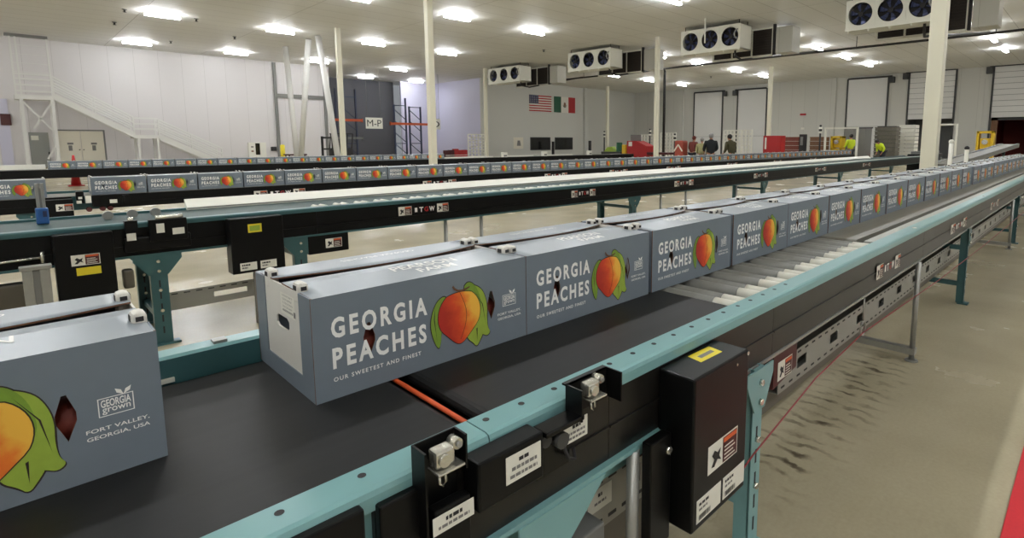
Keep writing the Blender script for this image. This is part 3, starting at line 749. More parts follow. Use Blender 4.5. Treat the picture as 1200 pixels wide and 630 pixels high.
# drive boxes
d = MB().box(.17, .46, Y2-.10, Y2+.03, .35, .87, 'black', .006).build('drive_cover', c2)
b = MB(); pictogram(b, .245, .385, .665, .735, Y2-.1015); b.build('warning_sticker', d)
b = MB(); b.poly([(.265, Y2-.1008, .60), (.385, Y2-.1008, .60), (.385, Y2-.1008, .65), (.265, Y2-.1008, .65)], 'yellow'); b.build('yellow_sticker', d)
d = MB().box(1.13, 1.50, Y2-.10, Y2+.03, .45, .875, 'black', .006).build('drive_cover', c2)
b = MB(); b.poly([(1.25, Y2-.1008, .76), (1.345, Y2-.1008, .76), (1.345, Y2-.1008, .825), (1.25, Y2-.1008, .825)], 'yellow')
b.poly([(1.262, Y2-.1014, .772), (1.333, Y2-.1014, .772), (1.333, Y2-.1014, .813), (1.262, Y2-.1014, .813)], 'leaf2'); b.build('yellow_sticker', d)
for x0 in (1.18, 1.32): sticker(x0, x0+.115, .47, .53, Y2-.1015, [(.1, .6, .6, .8), (.1, .45, .25, .45)]).build('serial_sticker', d)
d = MB().box(1.72, 2.06, Y2+.0, Y2+.1, .50, .66, 'black', .004).build('control_box', c2)
b = MB(); pictogram(b, 1.86, 2.0, .54, .62, Y2-.0015); b.build('warning_sticker', d)
MB().box(-.10, .10, Y2+.10, Y2+.2, .30, .56, 'pan', .01).build('junction_box', c2)
b = MB(); b.cyl((-.3, Y2-.03, .72), (.12, Y2-.03, .735), .008, 'chrome', 10); b.cyl((.12, Y2-.03, .70), (.12, Y2-.03, .77), .01, 'chrome', 10); b.build('tension_rod', c2)
MB().box(.50, .56, Y2-.02, Y2+.06, .45, .58, 'pan', .012).build('sensor_housing', c2)
# sensors on the rail
b = MB(); b.box(.53, .60, Y2-.05, Y2, .82, .92, 'black'); b.box(.66, .88, Y2-.05, Y2, .76, .915, 'black', .006); b.cyl((.70, Y2-.03, .925), (.86, Y2-.03, .925), .016, 'chrome', 10)
b.cyl((.55, Y2-.03, .925), (.58, Y2-.03, .925), .016, 'chrome', 10); b.box(.52, .9, Y2-.03, Y2+.005, .70, .80, 'black', .01)
s = b.build('sensor_housing', c2)
for x0, x1, z0, z1 in ((.535, .585, .785, .835), (.70, .745, .82, .885), (.79, .86, .80, .845)):
    MB().box(x0, x1, Y2-.053, Y2-.05, z0, z1, 'white').build('sticker', s)
for x in (.50, .64, .78): MB().cyl((x, Y2+.45, Z2+.015), (x, Y2+.49, Z2+.015), .032, 'alu', 18).build('pulley', c2)
for x0, x1 in ((2.55, 3.1), (4.9, 5.35), (7.2, 7.75), (9.9, 10.5), (13.0, 13.7), (16.5, 17.2)):
    b = MB(); maker_mark(b, x0, x1, Z2-.15, Z2-.065, Y2+.0035); b.build('maker_plate', c2)
b = MB()
b.holed([(.75, .2), (1.72, .2), (1.72, .34), (.75, .34)], [[(1.05, .25), (1.28, .25), (1.28, .29), (1.05, .29)]], lambda u, v: Vector((u, Y2+.15, v)), (0, .004, 0), 'tray')
for k in range(12):
    q = .78+.078*k
    b.box(q, q+.04, Y2+.1485, Y2+.1502, .318, .326, 'ink')
b.build('cable_tray', c2)
b = MB()
for pp in ([(1.42, Y2+.13, .27), (1.42, Y2+.1, .15), (1.47, Y2+.1, .12), (1.55, Y2+.1, .2)], [(1.44, Y2+.13, .27), (1.46, Y2+.1, .17), (1.52, Y2+.1, .14), (1.6, Y2+.1, .26)]): b.tube(pp, .012, 'ink')
b.cyl((1.43, Y2+.14, .28), (1.43, Y2+.12, .28), .035, 'ink', 14); b.build('cable', c2)
for x in (1.32, 3.09, 3.54, 6.9, 7.6, 9.3):
    b = MB(); b.cyl((x, Y2+.05, 0), (x, Y2+.05, Z2-.24), .018, 'alu', 12); b.build('support_pole', c2)
# things beside the second conveyor at the left
b = thing('frame_post', (.06, Y2-.25, 0), 'short grey aluminium profile post under the second conveyor at left', 'post')
p = MB(); p.box(.02, .065, Y2-.27, Y2-.23, 0, .70, 'alu', .004); p.box(.095, .14, Y2-.27, Y2-.23, 0, .70, 'alu', .004); p.box(.05, .11, Y2-.26, Y2-.24, 0, .70, 'midgrey'); p.build('profile', b)
MB().box(.01, .15, Y2-.28, Y2-.22, .70, .725, 'alu', .004).build('cap', b)
t = thing('photo_sensor', (.157, 5.30, Z2-.010), 'blue sensor box on an aluminium post over the second conveyor', 'sensor')
MB().box(.125, .19, 5.26, 5.33, Z2-.010, 1.0, 'blue', .008).build('housing', t)
p = MB(); p.box(.135, .152, 5.28, 5.31, 1.0, 1.17, 'alu', .002); p.box(.163, .18, 5.28, 5.31, 1.0, 1.17, 'alu', .002); p.box(.15, .165, 5.285, 5.305, 1.0, 1.17, 'midgrey'); p.build('post', t)
MB().box(.16, .18, 5.255, 5.262, .94, .98, 'navy').build('lens', t)

# ------------------------------------------------------------------ third conveyor
H0, H1 = -8.0, 33.0
c3 = thing('belt_conveyor', (H0, Y3+.3, 0), 'third conveyor carrying the long line of small cartons', 'conveyor')
MB().box(H0, H1, Y3-.03, Y3+.62, Z3-.04, Z3-.0005, 'beltgrey').build('belt', c3)
for x0, x1 in ((H0, .6), (.95, 6.0), (6.003, 12.0), (12.003, 20.0), (20.003, H1)):
    b = MB(); b.box(x0, x1, Y3-.06, Y3-.035, Z3-.19, Z3-.005, 'black'); b.box(x0, x1, Y3-.066, Y3-.058, Z3-.12, Z3-.112, 'black'); b.build('side_panel', c3)
MB().box(.6, .95, Y3-.05, Y3-.035, Z3-.19, Z3-.005, 'tealdark').build('side_panel', c3)
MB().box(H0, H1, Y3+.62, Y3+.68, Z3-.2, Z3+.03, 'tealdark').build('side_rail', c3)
d = MB().box(.31, .60, Y3-.22, Y3-.06, .40, .69, 'black', .006).build('drive_cover', c3)
b = MB(); pictogram(b, .43, .60, .54, .63, Y3-.222); b.build('warning_sticker', d)
b = MB(); b.box(.64, .72, Y3-.16, Y3-.06, .62, .78, 'black', .006); b.box(.8, 1.12, Y3-.16, Y3-.06, .56, .72, 'black', .006); b.box(1.12, 1.2, Y3-.16, Y3-.06, .6, .7, 'black'); s = b.build('sensor_housing', c3)
for x0, x1, z0, z1 in ((.64, .69, .62, .66), (.73, .79, .62, .72), (.98, 1.06, .60, .65), (.66, .70, .68, .71)): MB().box(x0, x1, Y3-.165, Y3-.16, z0, z1, 'white').build('sticker', s)
for x in (.76, .9, .98): MB().cyl((x, Y3-.17, .53), (x, Y3-.06, .53), .03, 'maroon', 14).build('pulley', c3)
for x0 in (2.8, 5.9, 9.3, 11.8, 14.6, 18.5, 22.5, 26.5):
    b = MB(); maker_mark(b, x0, x0+.8, Z3-.165, Z3-.075, Y3-.0675); b.build('maker_plate', c3)
for x in (-7., -3.4, .2, 3.0, 6.4, 9.8, 13.2, 16.6, 20.5, 24.5, 28.5, 32.3): leg_pair(c3, x, Y3-.02, Y3+.64, Z3-.19, 'tealdark', .1, slots=False)

# ------------------------------------------------------------------ farthest conveyor
K0, K1 = -10.0, 29.4
c4 = thing('belt_conveyor', (K0, Y4+.3, 0), 'farthest conveyor with cartons at left and bare cream strips at right', 'conveyor')
MB().box(K0, K1, Y4-.03, Y4+.62, Z4-.04, Z4-.0005, 'beltgrey').build('belt', c4)
MB().box(K0, K1, Y4-.07, Y4-.035, Z4-.26, Z4-.003, 'black').build('side_panel', c4)
for x0, x1 in ((K0, .9), (14.8, 18.1), (18.9, 21.0), (21.7, 24.2)):
    MB().box(x0, x1, Y4+.62, Y4+.70, Z4-.02, Z4+.14 if x0 < 0 else Z4+.06, 'cream').build('guide_strip', c4)
for x in (-9., -4.5, 0., 4.5, 9., 13.5, 18., 22.5, 27.): leg_pair(c4, x, Y4-.02, Y4+.64, Z4-.26, 'tealdark', .1, slots=False)
for x, lab in ((18.3, 'first small white sensor box on the farthest conveyor'), (21.2, 'second small white sensor box on the farthest conveyor, by the dark windows'), (25.0, 'third small white sensor box on the farthest conveyor')):
    t = thing('sensor_box', (x, Y4+.1, Z4), lab, 'sensor', 'white sensor boxes on the farthest conveyor')
    MB().box(x, x+.3, Y4, Y4+.2, Z4, Z4+.26, 'white', .01).build('housing', t); MB().box(x+.05, x+.25, Y4-.01, Y4, Z4+.05, Z4+.12, 'midgrey').build('lens', t)

# ------------------------------------------------------------------ fan coolers under the ceiling
def make_cooler(x, y0, y1, z0, z1, label):
    D = 1.1; w = y1-y0; zc = (z0+z1)/2
    t = thing('air_cooler', (x, (y0+y1)/2, z1), label, 'air cooler', 'fan coolers hung from the ceiling')
    ys = [y0+w*(k+.5)/3 for k in range(3)]; r = .425
    b = MB(); circ = lambda cy, rr: [(cy+rr*math.cos(a*PI/16), zc+.02+rr*math.sin(a*PI/16)) for a in range(32)]
    b.holed([(y0, z0), (y1, z0), (y1, z1), (y0, z1)], [circ(c, r) for c in ys], yz(x), (.03, 0, 0), 'coolerw')
    b.box(x+.03, x+D, y0, y0+.03, z0, z1, 'coolerw'); b.box(x+.03, x+D, y1-.03, y1, z0, z1, 'coolerw'); b.box(x+.03, x+D, y0, y1, z1-.03, z1, 'coolerw'); b.box(x+.03, x+D, y0, y1, z0, z0+.04, 'coolerw')
    b.box(x+D-.05, x+D, y0, y1, z0, z1, 'coil')
    for k in (1, 2): b.box(x-.012, x, y0+w*k/3-.012, y0+w*k/3+.012, z0, z1, 'coolerw')
    b.box(x-.03, x, y0-.01, y1+.01, z0-.02, z0+.05, 'coolerw')
    b.build('casing', t)
    for c in ys:
        b = MB(); b.cyl((x+.06, c, zc+.02), (x+.2, c, zc+.02), .1, 'ink', 16); b.cyl((x+.3, c, zc+.02), (x+.32, c, zc+.02), r*1.02, 'ink', 24)
        for k in range(6):
            a = k*PI/3+.3; pts = []
            for q, (rr, da) in enumerate([(.09, -.25), (.24, -.33), (r*.95, -.28), (r*.95, .2), (.24, .12), (.09, .15)]):
                pts.append(Vector((x+.1+(.07 if q < 3 else 0), c+rr*math.cos(a+da), zc+.02+rr*math.sin(a+da))))
            b.prism(pts, (.008, 0, 0), 'fan')
        f = b.build('fan', t)
        b = MB()
        for rr in (r*.98, r*.72, r*.46):
            b.tube([(x-.015, c+rr*math.cos(a*PI/12), zc+.02+rr*math.sin(a*PI/12)) for a in range(25)], .006, 'ink', 6)
        b.build('fan_guard', f)
    b = MB()
    for yy in (y0+.15, y1-.15):
        for xx in (x+.15, x+D-.15): b.cyl((xx, yy, z1), (xx, yy, ZC), .02, 'ink', 8)
    b.build('hanger_rod', t)
    b = MB(); b.tube([(x-.03, y0+.12+.17*math.cos(a*PI/10), zc+.10+.2*math.sin(a*PI/10)) for a in range(-5, 6)], .035, 'alu'); b.build('supply_loop', t)
    for k in range(5): MB().cyl((x+.05, y0+.1+(w-.2)*k/4, z0-.1), (x+.05, y0+.1+(w-.2)*k/4, z0), .035, 'coolerw', 8).build('drain_nozzle', t)
    # intake frame hung behind
    xb = x+2.3; b = MB(); dy = -.5; z0 -= .12
    for k in range(3):
        a0, a1 = y0+dy+w*k/3, y0+dy+w*(k+1)/3
        b.box(xb, xb+.06, a0+.04, a1-.04, z0+.06, z1+.02, 'coil')
        for q in range(9): b.box(xb-.02, xb, a0+.04, a1-.04, z0+.12+q*.12, z0+.15+q*.12, 'coil')
    for k in range(4): b.box(xb-.03, xb+.08, y0+dy+w*k/3-.04, y0+dy+w*k/3+.04, z0, z1+.04, 'coolerw')
    b.box(xb-.03, xb+.08, y0+dy, y1+dy, z0-.03, z0+.06, 'coolerw'); b.box(xb-.03, xb+.08, y0+dy, y1+dy, z1+.02, z1+.08, 'coolerw')
    b.box(xb-.06, xb+.1, y0+dy-.12, y0+dy-.02, z0, ZC, 'ink'); b.build('intake_frame', t); z0 += .12
    MB().box(xb, xb+.9, y0+dy-.95, y0+dy-.14, z0-.05, z1+.05, 'wallx', .02).build('end_duct', t)
    b = MB(); b.tube([(x+.5, y0+.5, z0), (x+.5, y0+.5, z0-.25), (x+1.5, y0+.7, z0-.3), (31.9, y0-.4, 6.42)], .05, 'pipe'); b.build('branch_pipe', t)
make_cooler(25.8, 30.4, 34.05, 5.7, 6.8, 'farthest white three-fan cooler, leftmost of the row above the flags')
make_cooler(24.6, 20.95, 24.4, 5.7, 6.8, 'white three-fan cooler second from left, right of the flags')
make_cooler(23.7, 12.42, 15.6, 5.68, 6.8, 'white three-fan cooler third from left with a white drop rod before it')
make_cooler(23.2, 4.6, 7.7, 5.72, 6.85, 'largest white three-fan cooler, cut by the top edge behind the big column')
t = MB().cyl((22.6, 13.6, 5.9), (22.6, 13.6, ZC), .035, 'white', 10).build('ceiling_rod', at=(22.6, 13.6, ZC)); tag(t, 'thin white rod hanging from the ceiling before the third cooler', 'rod')
b = MB(); b.tube([(32, 38, 6.4), (32, 24, 6.4), (32, 14, 6.4), (32, 2, 6.4), (32, -6, 6.4)], .06, 'pipe', 10); b.tube([(32, 22.4, 6.4), (31.95, 22.3, 6.2), (31.95, 22.3, .05)], .09, 'pipe', 10)
for y in (36, 30, 26, 18, 10, 4): b.cyl((32, y, 6.4), (32, y, ZC), .02, 'pipe', 8)
tag(b.build('ceiling_pipe', at=(32, 20, 6.4)), 'long black pipe hung under the ceiling behind the coolers', 'pipe')

# ------------------------------------------------------------------ dock wall
DOORS = [(28.85, 32.1, 1.9, 6.5), (24.1, 27.05, 1.95, 6.5), (13.5, 16.6, 2.7, 6.75), (8.75, 11.85, 3.2, 6.95), (3.3, 6.3, 3.2, 6.95)]
for i, (y0, y1, zb, zt) in enumerate(DOORS):
    t = thing('door_%d' % (i+1), (WX-.05, (y0+y1)/2, 0), ['plain white dock door farthest left on the dock wall', 'plain white dock door second from the left', 'white dock door behind the hi-vis worker',
              'raised ribbed dock door behind the big column', 'raised ribbed dock door over the dark red opening'][i], 'door'); t['kind'] = 'structure'
    b = MB(); zlo = 0.03 if i < 3 else zb
    n = 2 if i < 3 else 9
    for k in range(n):
        a = zlo+(zt-zlo)*k/n; c = zlo+(zt-zlo)*(k+1)/n
        if i < 3: a, c = ((zlo, zb) if k == 0 else (zb, zt))
        b.box(WX-.07, WX-.02, y0, y1, a+.012, c-.012, 'steelwhite', .01)
    b.box(WX-.06, WX-.03, y0, y1, zlo, zt, 'midgrey'); b.build('door_leaf', t)
    b = MB(); b.box(WX-.12, WX, y0-.12, y0, 0, zt+.05, 'darkgrey'); b.box(WX-.12, WX, y1, y1+.12, 0, zt+.05, 'darkgrey'); b.box(WX-.1, WX, y0, y1, zt, zt+.1, 'darkgrey'); b.build('door_frame', t)
    yy = y0-.35 if i in (0, 2) else y1+.3
    b = MB(); b.box(WX-.4, WX-.02, yy-.2, yy+.2, zt-.5, zt+.0, 'darkgrey', .03); b.cyl((WX-.2, min(yy, y0), zt+.05), (WX-.2, max(yy, y1), zt+.05), .07, 'darkgrey', 10); b.build('door_motor', t)
struct(MB().box(WX-.03, WX, 6.85, 8.3, 0, 6.15, 'wallx').build('trim_3'))
tr = thing('truck_trailer', (WX+3, 4.8, 0), 'open trailer with dark red interior behind the rightmost raised dock door', 'trailer')
b = MB(); b.box(WX+.3, WX+8, 3.25, 3.3, .05, 6.9, 'trailer'); b.box(WX+.3, WX+8, 6.3, 6.35, .05, 6.9, 'trailer'); b.box(WX+7.9, WX+8, 3.3, 6.3, .05, 6.9, 'trailer'); b.box(WX+.3, WX+8, 3.3, 6.3, 3.4, 3.5, 'trailer'); b.box(WX+.3, WX+8, 3.3, 6.3, -.02, .05, 'darkgrey')
b.build('cargo_box', tr)
b = MB(); b.box(WX+.26, WX+.3, 5.9, 6.3, .05, 3.3, 'wood'); b.box(WX+.26, WX+.3, 3.3, 6.3, 3.0, 3.4, 'darkgrey'); b.build('dock_seal', tr)
b = MB(); b.box(WX+.3, WX+3, 8.7, 11.9, -.02, .05, 'darkgrey'); b.box(WX+3, WX+3.1, 8.7, 11.9, .05, 6.9, 'midgrey'); b.box(WX+.3, WX+3, 8.65, 8.7, .05, 6.9, 'darkgrey'); b.box(WX+.3, WX+3, 11.9, 11.95, .05, 6.9, 'midgrey'); b.box(WX+.3, WX+3, 8.7, 11.9, 3.4, 3.5, 'darkgrey')
tag(b.build('truck_trailer', at=(WX+2, 10, 0)), 'grey trailer interior behind the raised door next to the big column', 'trailer')
for z in (3.9, 2.6):
    t = MB().box(WX-.05, WX, 20.2 if z > 3 else 20.3, 20.75 if z > 3 else 20.6, z-.09, z+.09, 'red' if z > 3 else 'white', .01).build('wall_sign' if z > 3 else 'alarm_light', at=(WX-.02, 20.45, z))
    tag(t, 'small red sign high on the dock wall' if z > 3 else 'small pale alarm light below the red sign on the dock wall', 'sign' if z > 3 else 'light')

# ------------------------------------------------------------------ flag wall
fl = thing('flag', (36.78, FY-.01, 4.33), 'American flag hung flat on the wall', 'flag')
b = MB(); x0, x1, z0, z1 = 35.3, 38.25, 4.33, 5.87
for k in range(13): b.box(x0, x1, FY-.03, FY-.012, z0+(z1-z0)*k/13, z0+(z1-z0)*(k+1)/13, 'redflag' if k % 2 == 0 else 'whiteflag')
b.box(x0, x0+1.2, FY-.034, FY-.03, z0+(z1-z0)*6/13, z1, 'navy')
for r in range(5):
    for q in range(6): b.cyl((x0+.12+q*.19, FY-.036, z0+(z1-z0)*6/13+.09+r*.155), (x0+.12+q*.19, FY-.034, z0+(z1-z0)*6/13+.09+r*.155), .035, 'whiteflag', 5)
b.build('cloth', fl)
fl = thing('flag', (40.1, FY-.01, 4.3), 'green, white and red flag hung on the wall right of the other flag', 'flag')
b = MB(); b.box(38.6, 39.6, FY-.03, FY-.012, 4.32, 5.9, 'green'); b.box(39.6, 40.65, FY-.03, FY-.012, 4.32, 5.9, 'whiteflag'); b.box(40.65, 41.65, FY-.03, FY-.012, 4.32, 5.9, 'redflag')
b.sph((40.12, FY-.03, 5.12), .2, 'wood', (.8, .05, 1.2)); b.tube([(40.12+.24*math.cos(a*PI/8), FY-.035, 5.1+.24*math.sin(a*PI/8)) for a in range(8, 17)], .03, 'green', 6); b.build('cloth', fl)
for i, (x0, x1) in enumerate(((35.45, 38.0), (38.75, 41.2))):
    t = thing('window_%d' % (i+1), ((x0+x1)/2, FY-.02, .62), ('left', 'right')[i]+' dark window in the flag wall', 'window'); t['kind'] = 'structure'
    MB().box(x0, x1, FY-.03, FY-.005, .62, 1.76, 'glass').build('glass', t)
    b = MB(); b.box(x0-.06, x0, FY-.05, FY, .56, 1.82, 'darkgrey'); b.box(x1, x1+.06, FY-.05, FY, .56, 1.82, 'darkgrey'); b.box(x0, x1, FY-.05, FY, .56, .62, 'darkgrey'); b.box(x0, x1, FY-.05, FY, 1.76, 1.82, 'darkgrey'); b.build('frame', t)
b = MB(); b.box(33.3, 34.5, FY-.02, FY-.004, .72, 1.8, 'doorw'); b.poly([(33.7, FY-.022, 1.0), (34.2, FY-.022, 1.0), (34.1, FY-.022, 1.5), (33.8, FY-.022, 1.5)], 'inkgrey')
tag(b.build('wall_sign', at=(33.9, FY-.01, .72)), 'pale notice board with a grey drawing left of the dark windows', 'notice board')

# ------------------------------------------------------------------ stair wall: doors, staircase, door track
t = thing('door_6', (3.2, WY-.03, 0), 'cream double door under the white staircase', 'door'); t['kind'] = 'structure'
for x0 in (2.22, 3.24):
    d = MB().box(x0, x0+1.0, WY-.05, WY, .02, 2.02, 'doorw', .006).build('door_leaf', t)
    b = MB(); b.box(x0+.42, x0+.68, WY-.056, WY-.05, 1.25, 1.36, 'inkgrey'); b.box(x0+.46, x0+.62, WY-.056, WY-.05, .9, 1.2, 'inkgrey'); b.build('door_sign', d)
    b = MB(); b.cyl((x0+(.92 if x0 < 3 else .08), WY-.1, .95), (x0+(.92 if x0 < 3 else .08), WY-.05, .95), .03, 'ink', 10); b.build('door_handle', d)
b = MB(); b.box(2.14, 2.22, WY-.06, WY, 0, 2.1, 'midgrey'); b.box(4.24, 4.32, WY-.06, WY, 0, 2.1, 'midgrey'); b.box(2.22, 4.24, WY-.06, WY, 2.03, 2.1, 'midgrey'); b.build('door_frame', t)
t = thing('door_7', (1.5, WY-.03, 0), 'grey door below the stair platform', 'door'); t['kind'] = 'structure'
MB().box(1.12, 1.9, WY-.05, WY, .02, 1.93, 'doorg', .006).build('door_leaf', t); MB().box(1.2, 1.5, WY-.056, WY-.05, 1.5, 1.75, 'white').build('door_sign', t)
MB().box(1.83, 1.88, WY-.09, WY-.05, .7, .85, 'ink', .01).build('door_handle', t)
st = thing('staircase', (2., 41.6, 0), 'white steel staircase with platform, caged railing and two flights along the back wall', 'staircase')
ya, yb = 40.9, 42.2
MB().box(.72, 2.2, ya, yb, 3.62, 3.86, 'steelwhite').build('platform', st)
for (x, y) in ((.95, ya+.05), (2.12, ya+.05), (.95, yb-.05), (2.12, yb-.05)): MB().box(x-.07, x+.07, y-.07, y+.07, 0, 3.62, 'steelwhite').build('leg', st)
b = MB(); b.bar((1.0, ya, 3.5), (2.1, ya, 1.9), .05, .08, 'steelwhite'); b.bar((2.1, ya, 3.5), (1.3, ya, 2.1), .05, .08, 'steelwhite'); b.bar((2.1, ya, 1.3), (1.7, ya, .5), .05, .08, 'steelwhite'); b.build('brace', st)
def flight(x0, z0, x1, z1, n):
    for y in (ya+.02, yb-.06): MB().prism([(x0, y, z0+.14), (x1, y, z1+.14), (x1, y, z1-.22), (x0, y, z0-.22)], (0, .05, 0), 'steelwhite').build('stringer', st)
    b = MB()
    for k in range(n):
        f = (k+.5)/n; x = x0+(x1-x0)*f; z = z0+(z1-z0)*f
        b.box(x-.15, x+.12, ya+.07, yb-.06, z-.03, z+.0, 'steelwhite')
    b.build('tread', st)
    for y in (ya+.04, yb-.04):
        b = MB()
        for h in (.40, .68, 1.0): b.bar((x0, y, z0+h), (x1, y, z1+h), .07, .09, 'steelwhite')
        m = max(2, int(abs(x1-x0)/1.3))
        for k in range(m+1):
            f = k/m; b.box(x0+(x1-x0)*f-.03, x0+(x1-x0)*f+.03, y-.03, y+.03, z0+(z1-z0)*f, z0+(z1-z0)*f+1.02, 'steelwhite')
        b.build('handrail', st)
flight(2.2, 3.86, 5.42, 1.85, 12); flight(6.6, 1.72, 9.75, -.0, 10)
MB().box(5.4, 6.62, ya, yb, 1.6, 1.8, 'steelwhite').build('landing', st)
for x in (5.6, 6.5):
    for y in (ya+.05, yb-.05): MB().box(x-.05, x+.05, y-.05, y+.05, 0, 1.6, 'steelwhite').build('leg', st)
b = MB()
for h in (.35, .65, .97): b.box(5.42, 6.6, ya+.02, ya+.07, 1.8+h-.045, 1.8+h+.045, 'steelwhite')
for x in (5.44, 6.58): b.box(x-.03, x+.03, ya+.02, ya+.08, 1.8, 2.8, 'steelwhite')
b.build('handrail', st); b = MB()
for h in (.18, .5, .8, 1.05): b.box(.75, 2.2, ya+.02, ya+.07, 3.86+h-.045, 3.86+h+.045, 'steelwhite')
b.build('handrail', st)
b = MB()
for x in (.78, .98, 2.15): b.box(x-.04, x+.04, ya+.0, ya+.08, 3.86, 6.85, 'steelwhite')
for z in (4.6+.45*k for k in range(4)): b.box(.78, 2.15, ya+.03, ya+.05, z+.4, z+.43, 'steelwhite')
b.box(.6, 2.2, ya-.06, ya+.1, 6.78, 6.92, 'midgrey'); b.build('cage', st)
struct(MB().box(.0, .45, WY-.06, WY-.0, 0, 3.7, 'cool').build('trim_4'))
for x0, z0, z1 in ((.12, 2.3, 2.9),): tag(MB().box(x0, x0+.4, WY-.12, WY-.061, z0, z1, 'maroon', .01).build('wall_panel', at=(x0, WY-.08, z0)), 'dark red panel on the wall at the left edge', 'panel')
t = thing('door_track', (15.4, WY-.05, 0), 'grey goal-post shaped door track on the white wall', 'door track')
for x in (13.78, 17.2): MB().box(x-.09, x+.09, WY-.16, WY-.02, 0, 6.95, 'midgrey').build('track_post', t)
MB().box(13.78, 17.2, WY-.14, WY-.02, 4.55, 4.8, 'midgrey').build('track_beam', t)
t = thing('wall_cabinet', (12.3, WY-.1, .3), 'white wall cabinet with a tall dark window by the far cartons', 'cabinet')
MB().box(11.8, 12.9, WY-.2, WY, .3, 1.35, 'white', .01).build('body', t); MB().box(12.22, 12.5, WY-.21, WY-.2, .5, 1.3, 'glass').build('window', t)
b = MB(); b.box(11.95, 12.1, WY-.21, WY-.2, 1.0, 1.1, 'inkgrey'); b.box(11.95, 12.1, WY-.21, WY-.2, .7, .8, 'wood'); b.build('button', t)
tag(MB().box(13.25, 13.6, WY-.15, WY, .75, 1.05, 'ink', .02).build('wall_box', at=(13.4, WY, .75)), 'small black box on the white wall beside the door track', 'box')
b = MB(); b.cyl((13.05, 40, 0), (13.05, 40, 1.15), .14, 'yellow', 14); b.sph((13.05, 40, 1.15), .14, 'yellow', (1, 1, .5)); tag(b.build('bollard', at=(13.05, 40, 0)), 'yellow bollard beside the slanted struts', 'bollard')
t = thing('work_table', (12.5, 36, 0), 'low table with dark red top beyond the far cartons', 'table')
MB().box(11.9, 13.0, 35.6, 36.4, .58, .66, 'maroon', .01).build('tabletop', t)
for x in (12.0, 12.9):
    for y in (35.7, 36.3): MB().box(x-.03, x+.03, y-.03, y+.03, 0, .58, 'darkgrey').build('leg', t)
# ------------------------------------------------------------------ bay: racks, hanging signs, forklift
def rack_frame(x, y, h, w, label):
    t = thing('rack_frame', (x, y, 0), label, 'rack upright')
    for dx in (-w/2, w/2): MB().box(x+dx-.06, x+dx+.06, y-.06, y+.06, 0, h+(.6 if dx > 0 and h > 4.5 else 0), 'rackblue').build('post', t)
    b = MB(); z = .3; s = 1
    while z < h-.9: b.bar((x-s*w/2, y, z+.9), (x+s*w/2, y, z), .05, .06, 'rackblue'); z += 1.0; 
    b.box(x-w/2, x+w/2, y-.03, y+.03, h-.1, h-.03, 'rackblue'); b.box(x-w/2, x+w/2, y-.03, y+.03, 1.2, 1.27, 'rackblue'); b.build('brace', t)
rack_frame(24.4, 45, 4.6, 1.1, 'dark blue rack upright left of the other one in the lit bay')
rack_frame(25.85, 45, 4.5, 1.1, 'dark blue rack upright beside the cream column in the lit bay')
rack_frame(20.6, 46.5, 5.2, 1.1, 'dark rack upright behind the hanging M-P sign')
rack_frame(18.9, 46.5, 5.2, 1.1, 'dark rack upright at the left end of the dark bay')
for x0, x1, y, z, m, lab in ((23.4, 28.2, 44.9, 2.85, 'rackorange', 'orange rack beam across the two lit uprights'), (18.6, 21.6, 46.3, 3.1, 'rackorange', 'orange rack beam in the dark bay left of the M-P sign'),
                             (18.6, 21.6, 46.3, 1.6, 'midgrey', 'grey rack beam low in the dark bay')):
    b = MB(); b.box(x0, x1, y-.06, y+.06, z, z+.2, m); b.box(x0, x0+.06, y-.08, y+.1, z-.05, z+.25, m); b.box(x1-.06, x1, y-.08, y+.1, z-.05, z+.25, m); tag(b.build('rack_beam', at=(x0, y, z)), lab, 'rack beam')
def hang_sign(x, y, w, z0, z1, txt, label):
    t = thing('hanging_sign', (x, y, z1), label, 'sign')
    b = MB(); b.box(x-w/2, x+w/2, y-.02, y+.02, z0, z1, 'white', .004); b.text(txt, lambda u, v: Vector((u, y-.0212, v)), (x-w*.42, x+w*.42, z0+(z1-z0)*.2, z1-(z1-z0)*.2), 'ink', 0); b.build('board', t)
    b = MB()
    for s in (-.4, .4): b.cyl((x+w*s, y, z1), (x+w*s, y, ZC), .012, 'midgrey', 6)
    b.build('hanger', t)
hang_sign(20.05, 41.0, 1.36, 2.4, 3.24, 'M-P', 'white hanging sign reading M-P before the dark bay')
hang_sign(25.37, 41.0, 1.06, 2.42, 3.3, 'O', 'white hanging sign mostly hidden by the cream column')
t = thing('forklift', (14.4, 36, 0), 'dark forklift seen between the door track and the cream column', 'forklift')
b = MB(); b.box(14.0, 14.1, 35.8, 35.95, .1, 1.75, 'ink'); b.box(14.65, 14.75, 35.8, 35.95, .1, 1.75, 'ink'); b.box(14.0, 14.75, 35.8, 35.95, 1.6, 1.72, 'ink'); b.box(14.0, 14.75, 35.8, 35.9, .9, 1.0, 'ink'); b.build('mast', t)
b = MB(); b.box(14.7, 15.9, 35.6, 36.6, .25, 1.0, 'ink', .08); b.box(14.95, 15.35, 35.8, 36.4, 1.0, 1.3, 'darkgrey', .05); b.build('body', t)
b = MB(); 
for x in (14.75, 15.85):
    for y in (35.7, 36.5): b.bar((x, y, .95), (x+.1, y, 1.9), .06, .06, 'ink')
b.box(14.8, 15.95, 35.65, 36.55, 1.88, 1.95, 'ink'); b.build('overhead_guard', t)
for x in (14.85, 15.6):
    for y in (35.55, 36.6): MB().cyl((x, y-.08, .25), (x, y+.08, .25), .25, 'ink', 18).build('wheel', t)
b = MB()
for y in (36.0, 36.35): b.box(13.0, 14.0, y-.05, y+.05, .1, .15, 'darkgrey')
b.build('fork', t)
